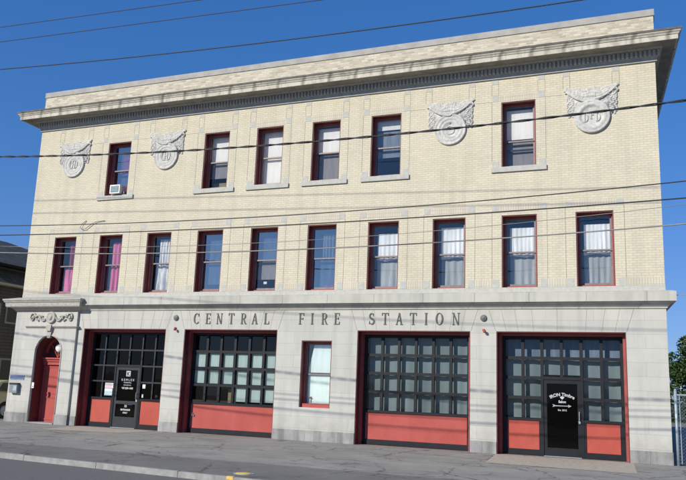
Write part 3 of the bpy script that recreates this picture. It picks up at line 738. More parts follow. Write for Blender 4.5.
# ------------------------------------------------------------------ raised serif letters
def glyph(ch):
    P = []
    def r(x0, z0, x1, z1): P.append([(x0, z0), (x1, z0), (x1, z1), (x0, z1)])
    def q(x0, z0, x1, z1, w): P.append([(x0-w/2, z0), (x0+w/2, z0), (x1+w/2, z1), (x1-w/2, z1)])
    T, t, s = .13, .05, .05
    def ser(x, z, w=.26): r(x-w/2, z, x+w/2, z+s)
    def arcs(cx, cz, a, b, ai, bi, d0, d1, n=16):
        for k in range(n):
            u, v = math.radians(d0+(d1-d0)*k/n), math.radians(d0+(d1-d0)*(k+1)/n)
            P.append([(cx+a*math.cos(u), cz+b*math.sin(u)), (cx+a*math.cos(v), cz+b*math.sin(v)), (cx+ai*math.cos(v), cz+bi*math.sin(v)), (cx+ai*math.cos(u), cz+bi*math.sin(u))])
    if ch in 'EFTL I D':
        pass
    if ch == 'I': r(-T/2, s, T/2, 1-s); ser(0, 0); ser(0, 1-s)
    if ch == 'E': r(-.22, s, -.22+T, 1-s); r(-.30, 0, .28, s); r(-.30, 1-s, .26, 1); r(-.07, .49, .14, .49+t); r(.235, s, .285, .24); r(.215, .78, .262, 1-s); r(.14, .42, .18, .62)
    if ch == 'F': r(-.20, s, -.20+T, 1-s); ser(-.125, 0, .30); r(-.28, 1-s, .28, 1); r(-.05, .47, .15, .47+t); r(.235, .76, .285, 1-s); r(.15, .40, .19, .60)
    if ch == 'L': r(-.22, s, -.22+T, 1-s); ser(-.145, 1-s, .28); r(-.30, 0, .28, s); r(.235, s, .285, .26)
    if ch == 'T': r(-T/2, s, T/2, 1-s); ser(0, 0, .28); r(-.33, 1-s, .33, 1); r(-.335, .77, -.285, 1-s); r(.285, .77, .335, 1-s)
    if ch == 'N': r(-.27, s, -.27+t, 1-s); r(.22, s, .22+t, 1-s); q(-.24, 1-s, .21, .0, T); ser(-.245, 0, .22); ser(.25, 1-s, .22); r(-.38, 1-s, -.17, 1)
    if ch == 'A': q(.22, s, .0, 1, T); q(-.24, s, -.02, .95, t*1.1); r(-.15, .32, .12, .32+t); ser(-.25, 0, .20); ser(.24, 0, .26)
    if ch == 'R': r(-.24, s, -.24+T, 1-s); ser(-.165, 0, .28); r(-.32, 1-s, .02, 1); r(-.09, .47, .02, .47+t); arcs(.02, .735, .25, .265, .11, .215, -90, 90, 12); q(.26, 0.0, .03, .47, T*.95); r(.19, 0, .38, s*.8)
    if ch == 'O': arcs(0, .5, .37, .51, .22, .46, 0, 360, 28)
    if ch == 'C': arcs(.03, .5, .36, .51, .21, .46, 48, 312, 22); r(.25, .70, .30, .98); r(.25, .06, .29, .22)
    if ch == 'D': r(-.27, s, -.27+T, 1-s); r(-.35, 0, .0, s); r(-.35, 1-s, 0, 1); arcs(-.02, .5, .34, .5, .19, .45, -90, 90, 16)
    if ch == 'S':
        pts = []
        for k in range(13): 
            u = math.radians(35+ (250-35)*k/12); pts.append((.17*math.cos(u)*1.15, .745+.215*math.sin(u)))
        for k in range(1, 14):
            u = math.radians(70-(70+145)*k/13); pts.append((.03+.19*math.cos(u)*1.15, .265+.225*math.sin(u)))
        n = len(pts)
        for k in range(n-1):
            (xa, za), (xb, zb) = pts[k], pts[k+1]; dx, dz = xb-xa, zb-za; l = math.hypot(dx, dz) or 1
            u = k/(n-1); w0 = .035+.045*math.sin(math.pi*u)**2; nx, nz = -dz/l*w0, dx/l*w0
            e = .15
            P.append([(xa-dx*e+nx, za-dz*e+nz), (xb+dx*e+nx, zb+dz*e+nz), (xb+dx*e-nx, zb+dz*e-nz), (xa-dx*e-nx, za-dz*e-nz)])
        r(.15, .72, .20, .96); r(-.24, .04, -.19, .30)
    return P
def letter(ch, x, z, hgt, y, mat, parent, depth=.022, name='letter', wide=.88):
    mb = MB()
    for k, poly in enumerate(glyph(ch)):
        mb.prism([(x+p[0]*hgt*wide, z+p[1]*hgt) for p in poly], y-depth-.0004*(k % 5), y)
    return mb.build(name, mat, parent)
for ch, x in zip('CENTRALFIRESTATION', [-6.95, -6.49, -6.05, -5.6, -5.14, -4.72, -4.28, -3.04, -2.66, -2.24, -1.81, -.66, -.22, .23, .67, 1.07, 1.48, 1.98]):
    letter(ch, x, 3.60, .355, -.001, M['letter'], FS, .02)

# roundels and little red alarm lights
for x in (-7.76, 2.80):
    mb = MB(); mb.lathe(x, 3.80, [(0, .055), (.04, .06), (.05, .04), (.08, .05), (.095, .03), (.10, 0)], 24); mb.build('bronze_roundel', M['bronze'], FS, smooth=True)
    mb = MB(); mb.box(x-.03, x+.03, -.05, 0, 3.42, 3.48); mb.blob((x+.045, -.10, 3.405), .05, .065, .045); r_ = mb.build('alarm_light', M['red'], FS, smooth=True)
# ------------------------------------------------------------------ carved medallions
def medallion(cx, k):
    rnd = random.Random(30+k)
    cz = 9.66
    mb = MB()
    # leafy backing
    for i in range(240):
        x = cx+(rnd.random()-.5)*1.36; z = 9.70+rnd.random()*.82
        if abs(x-cx) < .15 and z > 10.45: continue
        if math.hypot(x-cx, z-cz) < .46: continue
        if z < 10.02 and abs(x-cx) < .46: continue
        r = .02+.03*rnd.random()
        mb.blob((x, -.018, z), r, .014+.014*rnd.random(), r*(.7+.7*rnd.random()))
    mb.prism([(cx-.70, 9.80), (cx-.56, 9.70), (cx+.56, 9.70), (cx+.68, 9.82), (cx+.72, 10.44), (cx+.64, 10.52), (cx-.62, 10.50), (cx-.72, 10.42)], -.03, 0)
    m_ = mb.build('medallion', M['relief'], FS, smooth=True)
    mb = MB()
    deep = k == 3
    if deep: pr = [(0, .05), (.26, .05), (.30, .07), (.33, .13), (.37, .15), (.41, .13), (.44, .11), (.48, .13), (.505, .11), (.51, 0)]
    else: pr = [(0, .06), (.24, .06), (.25, .08), (.27, .06), (.33, .065), (.345, .09), (.37, .095), (.39, .07), (.45, .08), (.465, .105), (.49, .10), (.505, .075), (.51, 0)]
    mb.lathe(cx, cz, pr, 48); mb.build('disc', M['relief'], m_, smooth=True)
    # hanging garland
    mb = MB(); n = 26
    for i in range(n+1):
        t = i/n*2-1
        x = cx+t*.70; zl = 10.13+.36*abs(t)**2.0+ (.06 if t > 0 else 0)*abs(t)**3
        zu = 10.52+.05*math.cos(t*9)*(1-t*t)+.06*abs(t)**4
        if zu > zl:
            for j in range(4):
                zz = zl+(zu-zl)*(j+.5)/4; rr = .055+.02*rnd.random()
                yy = -.03-.05*math.exp(-((j-.6)/1.6)**2)*(1-abs(t)**3)
                mb.blob((x+rnd.uniform(-.02, .02), yy, zz), rr, .045, max(.04, (zu-zl)/5.5))
    mb.tube([(cx+t*.70, -.06-.03*(1-t*t), 10.11+.36*abs(t)**2.0+(.06 if t > 0 else 0)) for t in [i/20*2-1 for i in range(21)]], .035, 6)
    mb.tube([(cx+.62, -.05, 10.42), (cx+.69, -.06, 10.47), (cx+.72, -.05, 10.42), (cx+.72, -.04, 10.36)], .03, 6)
    mb.tube([(cx-.62, -.05, 10.42), (cx-.69, -.06, 10.46), (cx-.74, -.06, 10.42)], .03, 6)
    # leaves and berries dropping either side
    for s in (-1, 1):
        for i in range(34):
            z = 10.36-.018*i; mb.blob((cx+s*(.60+.09*math.sin(i*2.3)), -.03, z), .035, .03, .03)
    mb.build('garland', M['relief'], m_, smooth=True)
    if k in (0, 1):
        for ch, dx in (('C', -.12), ('F', .0), ('D', .12)): letter(ch, cx+dx, cz-.16, .32, -.062, M['relief'], m_, .03, 'monogram', .75)
    elif k == 3:
        for ch, dx, dz in (('D', -.17, -.06), ('F', .0, .02), ('D', .17, -.06)): letter(ch, cx+dx, cz-.10+dz, .24, -.052, M['relief'], m_, .035, 'monogram', .8)
    else:
        mb = MB(); mb.lathe(cx, cz+.20, [(0, .02), (.03, .015), (.03, 0)], 12, -.066); mb.build('bolt', M['bronze'], m_)
        mb = MB(); mb.lathe(cx, cz-.02, [(.10, .0), (.11, .03), (.15, .03), (.16, .0)], 30, -.06); mb.build('inner_ring', M['relief'], m_, smooth=True)
for k, i in enumerate((0, 2, 7, 9)):
    before = set(bpy.data.meshes)
    medallion((WX[i][0]+WX[i][1])/2+.01, k)
    for me in set(bpy.data.meshes)-before:
        for v in me.vertices: v.co.y *= .64

# ------------------------------------------------------------------ loose things on the station
ac = empty('air_conditioner', (-10.78, 0, 8.36)); ac.scale = (.82, 1, .9); tag(ac, 'white window air conditioner with teal grille sitting in a third floor window beside pink cloth', 'air conditioner')
mb = MB(); mb.box(-.27, .27, -.16, .30, 0, .36); mb.build('case', M['white'], ac)
mb = MB(); mb.box(-.21, .21, -.172, -.161, .05, .31)
tq = plain('teal_grille', (.09, .19, .21), .5); 
mb.build('grille', tq, ac)
mb = MB()
for k in range(7): mb.box(-.205, .205, -.180, -.173, .07+.034*k, .078+.034*k)
mb.build('slats', M['steel'], ac)
mb = MB(); mb.box(-.42, -.271, .1, .2, .0, .10); mb.build('packing', M['greyplastic'], ac); mb = MB(); mb.box(.271, .40, -.02, .2, .0, .09); mb.build('packing', M['greyplastic'], ac)

mbx = empty('mailbox', (-14.43, PY, 1.04)); tag(mbx, 'dark grey wall mailbox hung on the stone pier left of the arched red door', 'mailbox')
mb = MB(); mb.box(-.17, .19, -.14, -.002, .0, .30); mb.build('body', M['greyplastic'], mbx)
mb = MB(); mb.prism([(-.19, .30), (.21, .30), (.19, .36), (-.17, .36)], -.155, -.003); mb.build('lid', M['frame2'], mbx)
mb = MB(); mb.box(.02, .17, -.146, -.1405, .08, .26); mb.build('front_plate', M['steel'], mbx)
sg = empty('wall_sign', (-14.40, PY, 1.53)); tag(sg, 'narrow blue sign plate fixed above the grey mailbox', 'sign')
mb = MB(); mb.box(-.34, .32, -.02, -.002, .0, .15); mb.build('plate', M['blue'], sg)
mb = MB(); mb.ring(-.34, .32, 0, .15, .012, -.026, -.0205); mb.build('rim', M['steel'], sg)
db = empty('intercom', (-13.60, PY, 1.24)); tag(db, 'small white intercom box at the left edge of the arched doorway', 'intercom')
mb = MB(); mb.box(-.05, .05, -.045, -.027, 0, .20); mb.build('case', M['white'], db)
mb = MB(); mb.lathe(0, .06, [(0, .01), (.018, .01), (.02, 0)], 12, -.045); mb.build('button', M['greyplastic'], db)
lw = MB(); pts = []
for k in range(24):
    t = k/23; pts.append((-12.25+1.0*t*(1 if t < .5 else 1), -.035-.03*math.sin(t*6), 7.33-.22*math.sin(t*math.pi*.95)+.25*t*t))
lw.tube([(-12.05, -.02, 7.42), (-12.20, -.05, 7.30), (-12.27, -.06, 7.16), (-12.18, -.06, 7.08), (-12.02, -.06, 7.10), (-11.75, -.05, 7.28), (-11.55, -.04, 7.36), (-11.2, -.03, 7.38)], .012, 5)
tag(lw.build('cable_loop', M['wireg'], None, smooth=True), 'short loop of slack cable hanging on brick above the pink curtained window', 'cable')
cc = MB(); cc.tube([(4.9+.1, .1+0.02, 11.98), (5, .1, 12)], .01); 

# ------------------------------------------------------------------ overhead wires
CX, CYD, CZ = 7.264, 22.0, 1.6
def wire(name, pts, d, r, mat, label, twist=0, x_lo=-62, x_hi=40):
    q = 1-d/CYD
    P_ = [(CX+(x-CX)*q, CZ+(z-CZ)*q) for x, z in pts]
    xs = [p[0] for p in P_]; zs = [p[1] for p in P_]
    co = np.polyfit(xs, zs, 1 if len(pts) < 4 else 2)
    def zf(x):
        a, b = min(xs)-3, max(xs)+3
        if a <= x <= b: return float(np.polyval(co, x))
        e = a if x < a else b
        sl = float(np.polyval(np.polyder(co), e)); return float(np.polyval(co, e))+sl*(x-e)
    mb = MB(); n = 160 if not twist else 700
    if twist:
        for s in (0, 1):
            pp = []
            for k in range(n+1):
                x = x_lo+(x_hi-x_lo)*k/n; a = x*2*math.pi/twist+s*math.pi
                pp.append((x, -d+r*.75*math.cos(a), zf(x)+r*.75*math.sin(a)))
            mb.tube(pp, r*.72, 5)
    else:
        mb.tube([(x_lo+(x_hi-x_lo)*k/n, -d, zf(x_lo+(x_hi-x_lo)*k/n)) for k in range(n+1)], r, 5)
    return tag(mb.build('overhead_wire', mat, None, smooth=True), label, 'wire', 'overhead wires crossing in front of the station')
wire('w1', [[-17.73, 16.08], [-8.24, 15.69]], 6.4, .011, M['wire'], 'topmost dark wire crossing the sky at the upper left')
wire('w2', [[-17.62, 15.4], [-6.09, 14.95], [-3.3, 14.86]], 6.4, .011, M['wire'], 'second highest dark wire crossing the sky above the parapet')
wire('w3', [[-17.41, 14.14], [-5.99, 13.58], [2.02, 13.41], [5.69, 13.38]], 8.75, .013, M['wire'], 'dark wire running just above the station parapet, lowest of those in open sky')
wire('w4', [[-16.78, 10.3], [-5.71, 9.74], [-1.95, 9.66], [2.05, 9.73], [5.81, 9.77], [8.45, 9.88]], 8.3, .019, M['wire'], 'thick twisted black cable passing across the third floor windows', twist=.9)
wire('w5', [[-16.3, 7.42], [-5.53, 7.23], [-1.85, 7.19], [2.07, 7.31], [5.18, 7.42], [8.34, 7.55]], 6.9, .012, M['wire'], 'dark wire crossing the brickwork between the second and third floor windows')
wire('w6', [[-16.24, 7.05], [-10.48, 6.9], [-1.84, 6.86], [2.08, 6.98], [5.17, 6.97], [8.32, 7.07]], 6.8, .014, M['wire'], 'dark wire running along the heads of the second floor windows')
wire('w8', [[-16.16, 6.59], [-10.41, 6.37], [-5.46, 6.32], [-1.65, 6.37], [2.08, 6.46], [5.44, 6.69], [8.31, 6.91]], 6.8, .006, M['wireg'], 'thinnest grey wire crossing the upper part of the second floor windows')
wire('w7', [[-16.12, 6.34], [-5.44, 6.05], [2.08, 6.1], [5.15, 6.22], [8.29, 6.36]], 6.5, .015, M['wireg'], 'pale grey cable crossing the middle of the second floor windows')
mb = MB(); mb.tube([(XR+.27+t*12, .0+t*6, 4.42+t*1.1-.5*t*(1-t)) for t in [k/20 for k in range(21)]], .008, 5)
tag(mb.build('service_cable', M['wireg'], None, smooth=True), 'thin cable leaving the right end of the stone string course', 'wire')

# ------------------------------------------------------------------ ground
def pavement_mat():
    m, nt, b, o = new_mat('cracked_pavement')
    v = coords(nt)
    n = N(nt, 'ShaderNodeTexNoise', Scale=.55, Detail=8.0, Roughness=.7); L(nt, v, n.inputs['Vector'])
    r = ramp(nt, [(.32, (.235, .222, .198, 1)), (.5, (.295, .279, .246, 1)), (.68, (.365, .344, .302, 1))]); L(nt, n.outputs['Fac'], r.inputs[0])
    nf = N(nt, 'ShaderNodeTexNoise', Scale=45.0, Detail=4.0, Roughness=.8); L(nt, v, nf.inputs['Vector'])
    rf = ramp(nt, [(.34, (.60,)*3+(1,)), (.5, (.98,)*3+(1,)), (.68, (1.25,)*3+(1,))]); L(nt, nf.outputs['Fac'], rf.inputs[0])
    col = mixc(nt, 1.0, r.outputs[0], rf.outputs[0], 'MULTIPLY')
    # darker asphalt band beside the kerb
    s = nt.nodes.new('ShaderNodeSeparateXYZ'); L(nt, v, s.inputs[0])
    a = N(nt, 'ShaderNodeMath', operation='MULTIPLY_ADD'); L(nt, s.outputs[0], a.inputs[0]); a.inputs[1].default_value = .02; L(nt, s.outputs[1], a.inputs[2])
    w = N(nt, 'ShaderNodeTexNoise', Scale=1.3, Detail=3.0); L(nt, v, w.inputs['Vector'])
    a2 = N(nt, 'ShaderNodeMath', operation='MULTIPLY_ADD'); L(nt, w.outputs['Fac'], a2.inputs[0]); a2.inputs[1].default_value = .5; L(nt, a.outputs[0], a2.inputs[2])
    c = N(nt, 'ShaderNodeMapRange'); c.inputs['From Min'].default_value = -6.95; c.inputs['From Max'].default_value = -6.80; L(nt, a2.outputs[0], c.inputs[0])
    col = mixc(nt, c.outputs[0], mixc(nt, 1.0, (.62, .62, .63, 1), col, 'MULTIPLY'), col)
    oi = N(nt, 'ShaderNodeTexNoise', Scale=1.1, Detail=3.0, Roughness=.6); L(nt, coords(nt, .5, 1.3, 1), oi.inputs['Vector'])
    ro = ramp(nt, [(.60, (1,)*3+(1,)), (.72, (.66, .65, .64, 1))]); L(nt, oi.outputs['Fac'], ro.inputs[0]); col = mixc(nt, 1.0, col, ro.outputs[0], 'MULTIPLY')
    # cracks: two sizes of distorted voronoi edges
    dn = N(nt, 'ShaderNodeTexNoise', Scale=1.2, Detail=6.0, Roughness=.7); L(nt, v, dn.inputs['Vector'])
    vm = nt.nodes.new('ShaderNodeVectorMath'); vm.operation = 'MULTIPLY_ADD'; L(nt, dn.outputs['Color'], vm.inputs[0]); vm.inputs[1].default_value = (.9, .9, 0); L(nt, v, vm.inputs[2])
    hgt = None
    for sc, wd, dk, thr in ((.42, .020, .40, .42), (1.05, .022, .55, .47)):
        vo = N(nt, 'ShaderNodeTexVoronoi', Scale=sc, feature='DISTANCE_TO_EDGE'); L(nt, vm.outputs[0], vo.inputs['Vector'])
        rr = ramp(nt, [(0, (1,)*3+(1,)), (wd*.35*sc**.5, (1,)*3+(1,)), (wd*sc**.5, (0,)*3+(1,))]); L(nt, vo.outputs['Distance'], rr.inputs[0])
        mk = N(nt, 'ShaderNodeTexNoise', Scale=.35, Detail=2.0); L(nt, v, mk.inputs['Vector'])
        mr = ramp(nt, [(thr, (0,)*3+(1,)), (thr+.06, (1,)*3+(1,))]); L(nt, mk.outputs['Fac'], mr.inputs[0])
        f = mixc(nt, 1.0, rr.outputs[0], mr.outputs[0], 'MULTIPLY')
        col = mixc(nt, f, col, mixc(nt, 1.0, col, (dk, dk, dk, 1), 'MULTIPLY'))
        hgt = f
    L(nt, col, b.inputs['Base Color']); b.inputs['Roughness'].default_value = .9
    bp = N(nt, 'ShaderNodeBump', Strength=.5, Distance=.01); L(nt, nf.outputs['Fac'], bp.inputs['Height']); L(nt, bp.outputs[0], b.inputs['Normal'])
    return m
M['pave'] = pavement_mat()
M['road'] = plain('asphalt', (.135, .131, .122), .85, .22, 24, bump=.5)
M['kerb'] = plain('kerb_stone', (.27, .268, .25), .85, .25, 5, bump=.3)
M['apron'] = plain('tan_concrete', (.43, .37, .29), .9, .22, 7, bump=.3)
M['lot'] = plain('lot_gravel', (.19, .17, .145), .95, .2, 2, bump=.4)
M['earth'] = plain('dark_grass_ground', (.035, .042, .028), .95, .35, .6)
def kerbY(x): return -9.60-.0945*(x+.44)
def sheet(name, pts, z, mat, kind='structure'):
    mb = MB(); mb.face([(x, y, z) for x, y in pts]); o = mb.build(name, mat, None, fix=False); tag(o, kind=kind); return o
X0, X1 = -70, 60
sheet('ground', [(-900, -900), (900, -900), (900, 1500), (-900, 1500)], -.13, M['earth'])
sheet('road', [(X0, kerbY(X0)-14), (X1, kerbY(X1)-14), (X1, kerbY(X1)), (X0, kerbY(X0))], -.105, M['road'])
sheet('pavement', [(X0, kerbY(X0)+.10), (X1, kerbY(X1)+.10), (X1, .25), (X0, .25)], 0.0, M['pave'])
sheet('parking_lot', [(X0, .25), (X1, .25), (X1, 46), (X0, 46)], -.001, M['lot'])
mb = MB()
n = 64; rnd = random.Random(3)
for k in range(n):
    xa = X0+(X1-X0)*k/n; xb = X0+(X1-X0)*(k+1)/n-.012
    j = rnd.uniform(-.006, .006)
    p = [(xa, kerbY(xa)), (xb, kerbY(xb)), (xb, kerbY(xb)+.10), (xa, kerbY(xa)+.10)]
    i = len(mb.v); mb.v += [(x, y, -.14) for x, y in p]+[(x, y+(.012 if q < 2 else 0), .004+j) for q, (x, y) in enumerate(p)]
    for q in ((0, 3, 2, 1), (4, 5, 6, 7), (0, 1, 5, 4), (1, 2, 6, 5), (2, 3, 7, 6), (3, 0, 4, 7)): mb.f.append(tuple(i+u for u in q)); mb.mi.append(0)
tag(mb.build('kerb', M['kerb']), kind='structure')
sheet('driveway_apron', [(3.15, -.001), (3.45, -3.0), (6.90, -3.15), (6.75, -.001)], .005, M['apron'])
sheet('driveway_apron', [(-11.5, -.02), (-10.9, -2.4), (-8.3, -1.7), (-8.2, -.02)], .005, M['apron'])
uc = empty('valve_cover', (.17, -9.05, 0)); tag(uc, 'yellow painted oval valve cover set in the pavement beside the kerb', 'valve cover')
mb = MB(); mb.blob((0, 0, .004), .17, .15, .02, seg=18, rg=6); mb.build('lid', M['yellow'], uc, smooth=True)
mb = MB()
for k in range(24):
    t = 2*math.pi*k/24; t2 = 2*math.pi*(k+1)/24
    mb.prism([(math.cos(t)*.17, math.sin(t)*.15), (math.cos(t2)*.17, math.sin(t2)*.15), (math.cos(t2)*.2, math.sin(t2)*.18), (math.cos(t)*.2, math.sin(t)*.18)], -.004, .008)
mb.v = [(x, z, -y+.004) for x, y, z in mb.v]
mb.build('rim', M['steel'], uc)
mb = MB(); mb.box(.16, .30, kerbY(.2)-.004, kerbY(.2)+.09, -.05, .0125); tag(mb.build('kerb_mark', M['yellow']), kind='structure')

# ------------------------------------------------------------------ chain link fence
fn = empty('chain_link_fence', (7.83, .1, 0)); tag(fn, 'grey chain link fence running off from the right corner of the station', 'fence')
FL = 15.0
for k in range(6):
    mb = MB(); x = k*FL/5; mb.tube([(x, 0, -.02), (x, 0, 1.90)], .038 if k == 0 else .028, 8); mb.blob((x, 0, 1.92), .042, .042, .03); mb.build('post', M['steel'], fn, smooth=True)
mb = MB(); mb.tube([(0, 0, 1.80), (FL, 0, 1.80)], .021, 6); mb.build('top_rail', M['steel'], fn, smooth=True)
mb = MB(); mb.tube([(.09, .0, .05), (.09, 0, 1.8)], .012, 5); mb.build('tension_bar', M['steel'], fn)
mb = MB(); st = .085; H = 1.76; k = -H
while k < FL:
    for s in (1, -1):
        xa, xb = (k, k+H)
        za, zb = (.04, .04+H) if s > 0 else (.04+H, .04)
        ta = max(0, (0-xa)/H); tb = min(1, (FL-xa)/H)
        if tb > ta:
            p0 = (xa+H*ta, .004*s, za+(zb-za)*ta); p1 = (xa+H*tb, .004*s, za+(zb-za)*tb)
            mb.tube([p0, p1], .0028, 3, caps=False)
    k += st
mb.build('mesh_panel', M['steel'], fn)

# ------------------------------------------------------------------ house on the left
M['shingle'] = brick('roof_shingles', (.075, .085, .08), (.05, .058, .055), (.03, .03, .03), w=.3, h=.14, mo=.01, stain=.3)
M['siding'] = brick('clapboard', (.085, .08, .07), (.075, .07, .062), (.03, .03, .028), w=8, h=.14, mo=.012, stain=.2)
hs = empty('house', (-24, 8, 0)); tag(hs, 'dark brown sided house with grey shingle hip roof left of the fire station', 'house')
def hl(x): return x+24
mb = MB(); x0, x1, y0, y1 = -5, 5, -6.2, 6
mb.box(x0, x1, y0, y1, -.05, 5.5); mb.box(x0+.6, x1-.6, y0+.6, y1-.6, 5.51, 6.45)
mb.build('wall', M['siding'], hs)
mb = MB()
def frustum(a, b, za, zb):
    (ax0, ax1, ay0, ay1), (bx0, bx1, by0, by1) = a, b
    A = [(ax0, ay0, za), (ax1, ay0, za), (ax1, ay1, za), (ax0, ay1, za)]; Bq = [(bx0, by0, zb), (bx1, by0, zb), (bx1, by1, zb), (bx0, by1, zb)]
    for k in range(4): j = (k+1) % 4; mb.face([A[k], A[j], Bq[j], Bq[k]])
    mb.face(A[::-1]); mb.face(Bq)
frustum((x0-.35, x1+.35, y0-.35, y1+.35), (x0+.55, x1-.55, y0+.55, y1-.55), 5.62, 6.33)
frustum((x0-.1, x1+.1, y0-.1, y1+.1), (-.06, .06, -2.6, -.2), 6.5, 8.55)
rf = mb.build('roof', M['shingle'], hs)
mb = MB(); mb.box(.55, .85, .9, 1.2, 7.4, 8.9); mb.build('chimney', M['frame2'], rf)
mb = MB(); mb.box(x0-.38, x1+.38, y0-.38, y1+.38, 5.51, 5.615); mb.build('eave_trim', plain('tan_trim', (.33, .29, .23), .7), hs)
for yy in (-5.9, -4.6, -3.3, -.6, 2.2):
    for za, zb in ((3.9, 4.75), (1.1, 2.4)):
        mb = MB(); mb.box(x1+.002, x1+.05, yy, yy+1.0, za, zb); w_ = mb.build('window', M['greyplastic'], hs)
        mb = MB(); mb.box(x1+.051, x1+.056, yy+.08, yy+.92, za+.08, zb-.08); mb.build('pane', M['carglass'], w_)
for xx in (-4.2, -1.4, 1.4):
    for za, zb in ((3.9, 4.75), (1.1, 2.4)):
        mb = MB(); mb.box(xx, xx+1.0, y0-.05, y0-.002, za, zb); w_ = mb.build('window', M['greyplastic'], hs)
        mb = MB(); mb.box(xx+.08, xx+.92, y0-.056, y0-.051, za+.08, zb-.08); mb.build('pane', M['carglass'], w_)
mb = MB(); mb.box(3.3, 4.3, y0-.06, y0-.002, .2, 2.3); mb.build('door', M['greyplastic'], hs)

# ------------------------------------------------------------------ parked car in the alley (nose away)
M['carpaint'] = plain('champagne_paint', (.46, .43, .30), .35, .05, 2); M['tyre'] = plain('tyre_rubber', (.02, .02, .02), .8)
car = empty('parked_car', (-17.2, 2.75, 0)); tag(car, 'pale gold hatchback parked in the alley beside the station', 'car')
def sect(w, ys): return ys
mb = MB()
side = [(-2.15, .35), (-2.2, .62), (-2.12, .92), (-1.98, 1.02), (-1.55, 1.40), (-1.2, 1.46), (.0, 1.47), (.35, 1.42), (1.05, 1.02), (1.95, .88), (2.15, .70), (2.18, .38), (1.95, .25)]
for r0, cyy in ((.36, 1.38), (.36, -1.35)):
    side += [(cyy+r0*math.cos(math.radians(t)), .30+r0*math.sin(math.radians(t))) for t in range(10, 175, 20)]
    if cyy > 0: side += [(.9, .22), (-.9, .22)]
side += [(-1.95, .25)]
def half(z): return .86 if z < .98 else .86-(z-.98)*.42
n = len(side); i = 0
L0 = [(-half(z), y, z) for y, z in side]; R0 = [(half(z), y, z) for y, z in side]
bm = bmesh.new()
lv = [bm.verts.new(p) for p in L0]; rv = [bm.verts.new(p) for p in R0]
bm.faces.new(lv); bm.faces.new(rv[::-1])
for k in range(n): bm.faces.new([lv[k], rv[k], rv[(k+1) % n], lv[(k+1) % n]])
bmesh.ops.triangulate(bm, faces=[f for f in bm.faces if len(f.verts) > 4]); bmesh.ops.recalc_face_normals(bm, faces=bm.faces)
me = bpy.data.meshes.new('body'); bm.to_mesh(me); bm.free(); me.materials.append(M['carpaint'])
ob = bpy.data.objects.new('body', me); COL.objects.link(ob); ob.parent = car
for sx in (-1, 1):
    for poly in ([(-1.72, 1.06), (-1.42, 1.36), (-.9, 1.40), (-.9, 1.04)], [(-.82, 1.04), (-.82, 1.40), (.0, 1.40), (.32, 1.34), (.85, 1.02)]):
        g = MB(); pts = [(sx*(half(z)+.006), y, z) for y, z in poly]; pts2 = [(sx*(half(z)-.02), y, z) for y, z in poly]
        m_ = len(pts); g.face(pts); g.face(pts2[::-1])
        for k in range(m_): g.face([pts[k], pts[(k+1) % m_], pts2[(k+1) % m_], pts2[k]])
        g.build('side_window', M['carglass'], car)
    for cyy in (1.38, -1.35):
        g = MB(); g.lathe(cyy, .30, [(0, .0), (.2, .0), (.29, .02), (.31, 0), (.31, -.2)], 24)
        g.v = [(sx*(.84-y*0+(-y if True else 0)*1.0-.0), x, z) if False else (sx*(.82-(y)), x, z) for x, y, z in g.v]
        wh = g.build('wheel', M['tyre'], car)
        g = MB(); g.lathe(cyy, .30, [(0, .012), (.05, .02), (.15, .008), (.19, .02), (.195, -.02)], 20); g.v = [(sx*(.83-y), x, z) for x, y, z in g.v]; g.build('rim', M['steel'], wh)
    g = MB(); g.box(sx*.84, sx*.6, -2.185, -2.10, .68, .92); g.build('tail_light', M['red'], car)
    g = MB(); g.box(sx*.82, sx*.5, 2.1, 2.175, .6, .78); g.build('headlight', M['white'], car)
g = MB(); g.face([(-.70, -1.97, 1.05), (.70, -1.97, 1.05), (.62, -1.60, 1.38), (-.62, -1.60, 1.38)]); g.face([(-.62, -1.57, 1.36), (.62, -1.57, 1.36), (.70, -1.94, 1.03), (-.70, -1.94, 1.03)]); g.build('rear_window', M['carglass'], car)
g = MB(); g.box(-.8, .8, -2.24, -2.14, .36, .52); g.build('bumper', M['carpaint'], car)

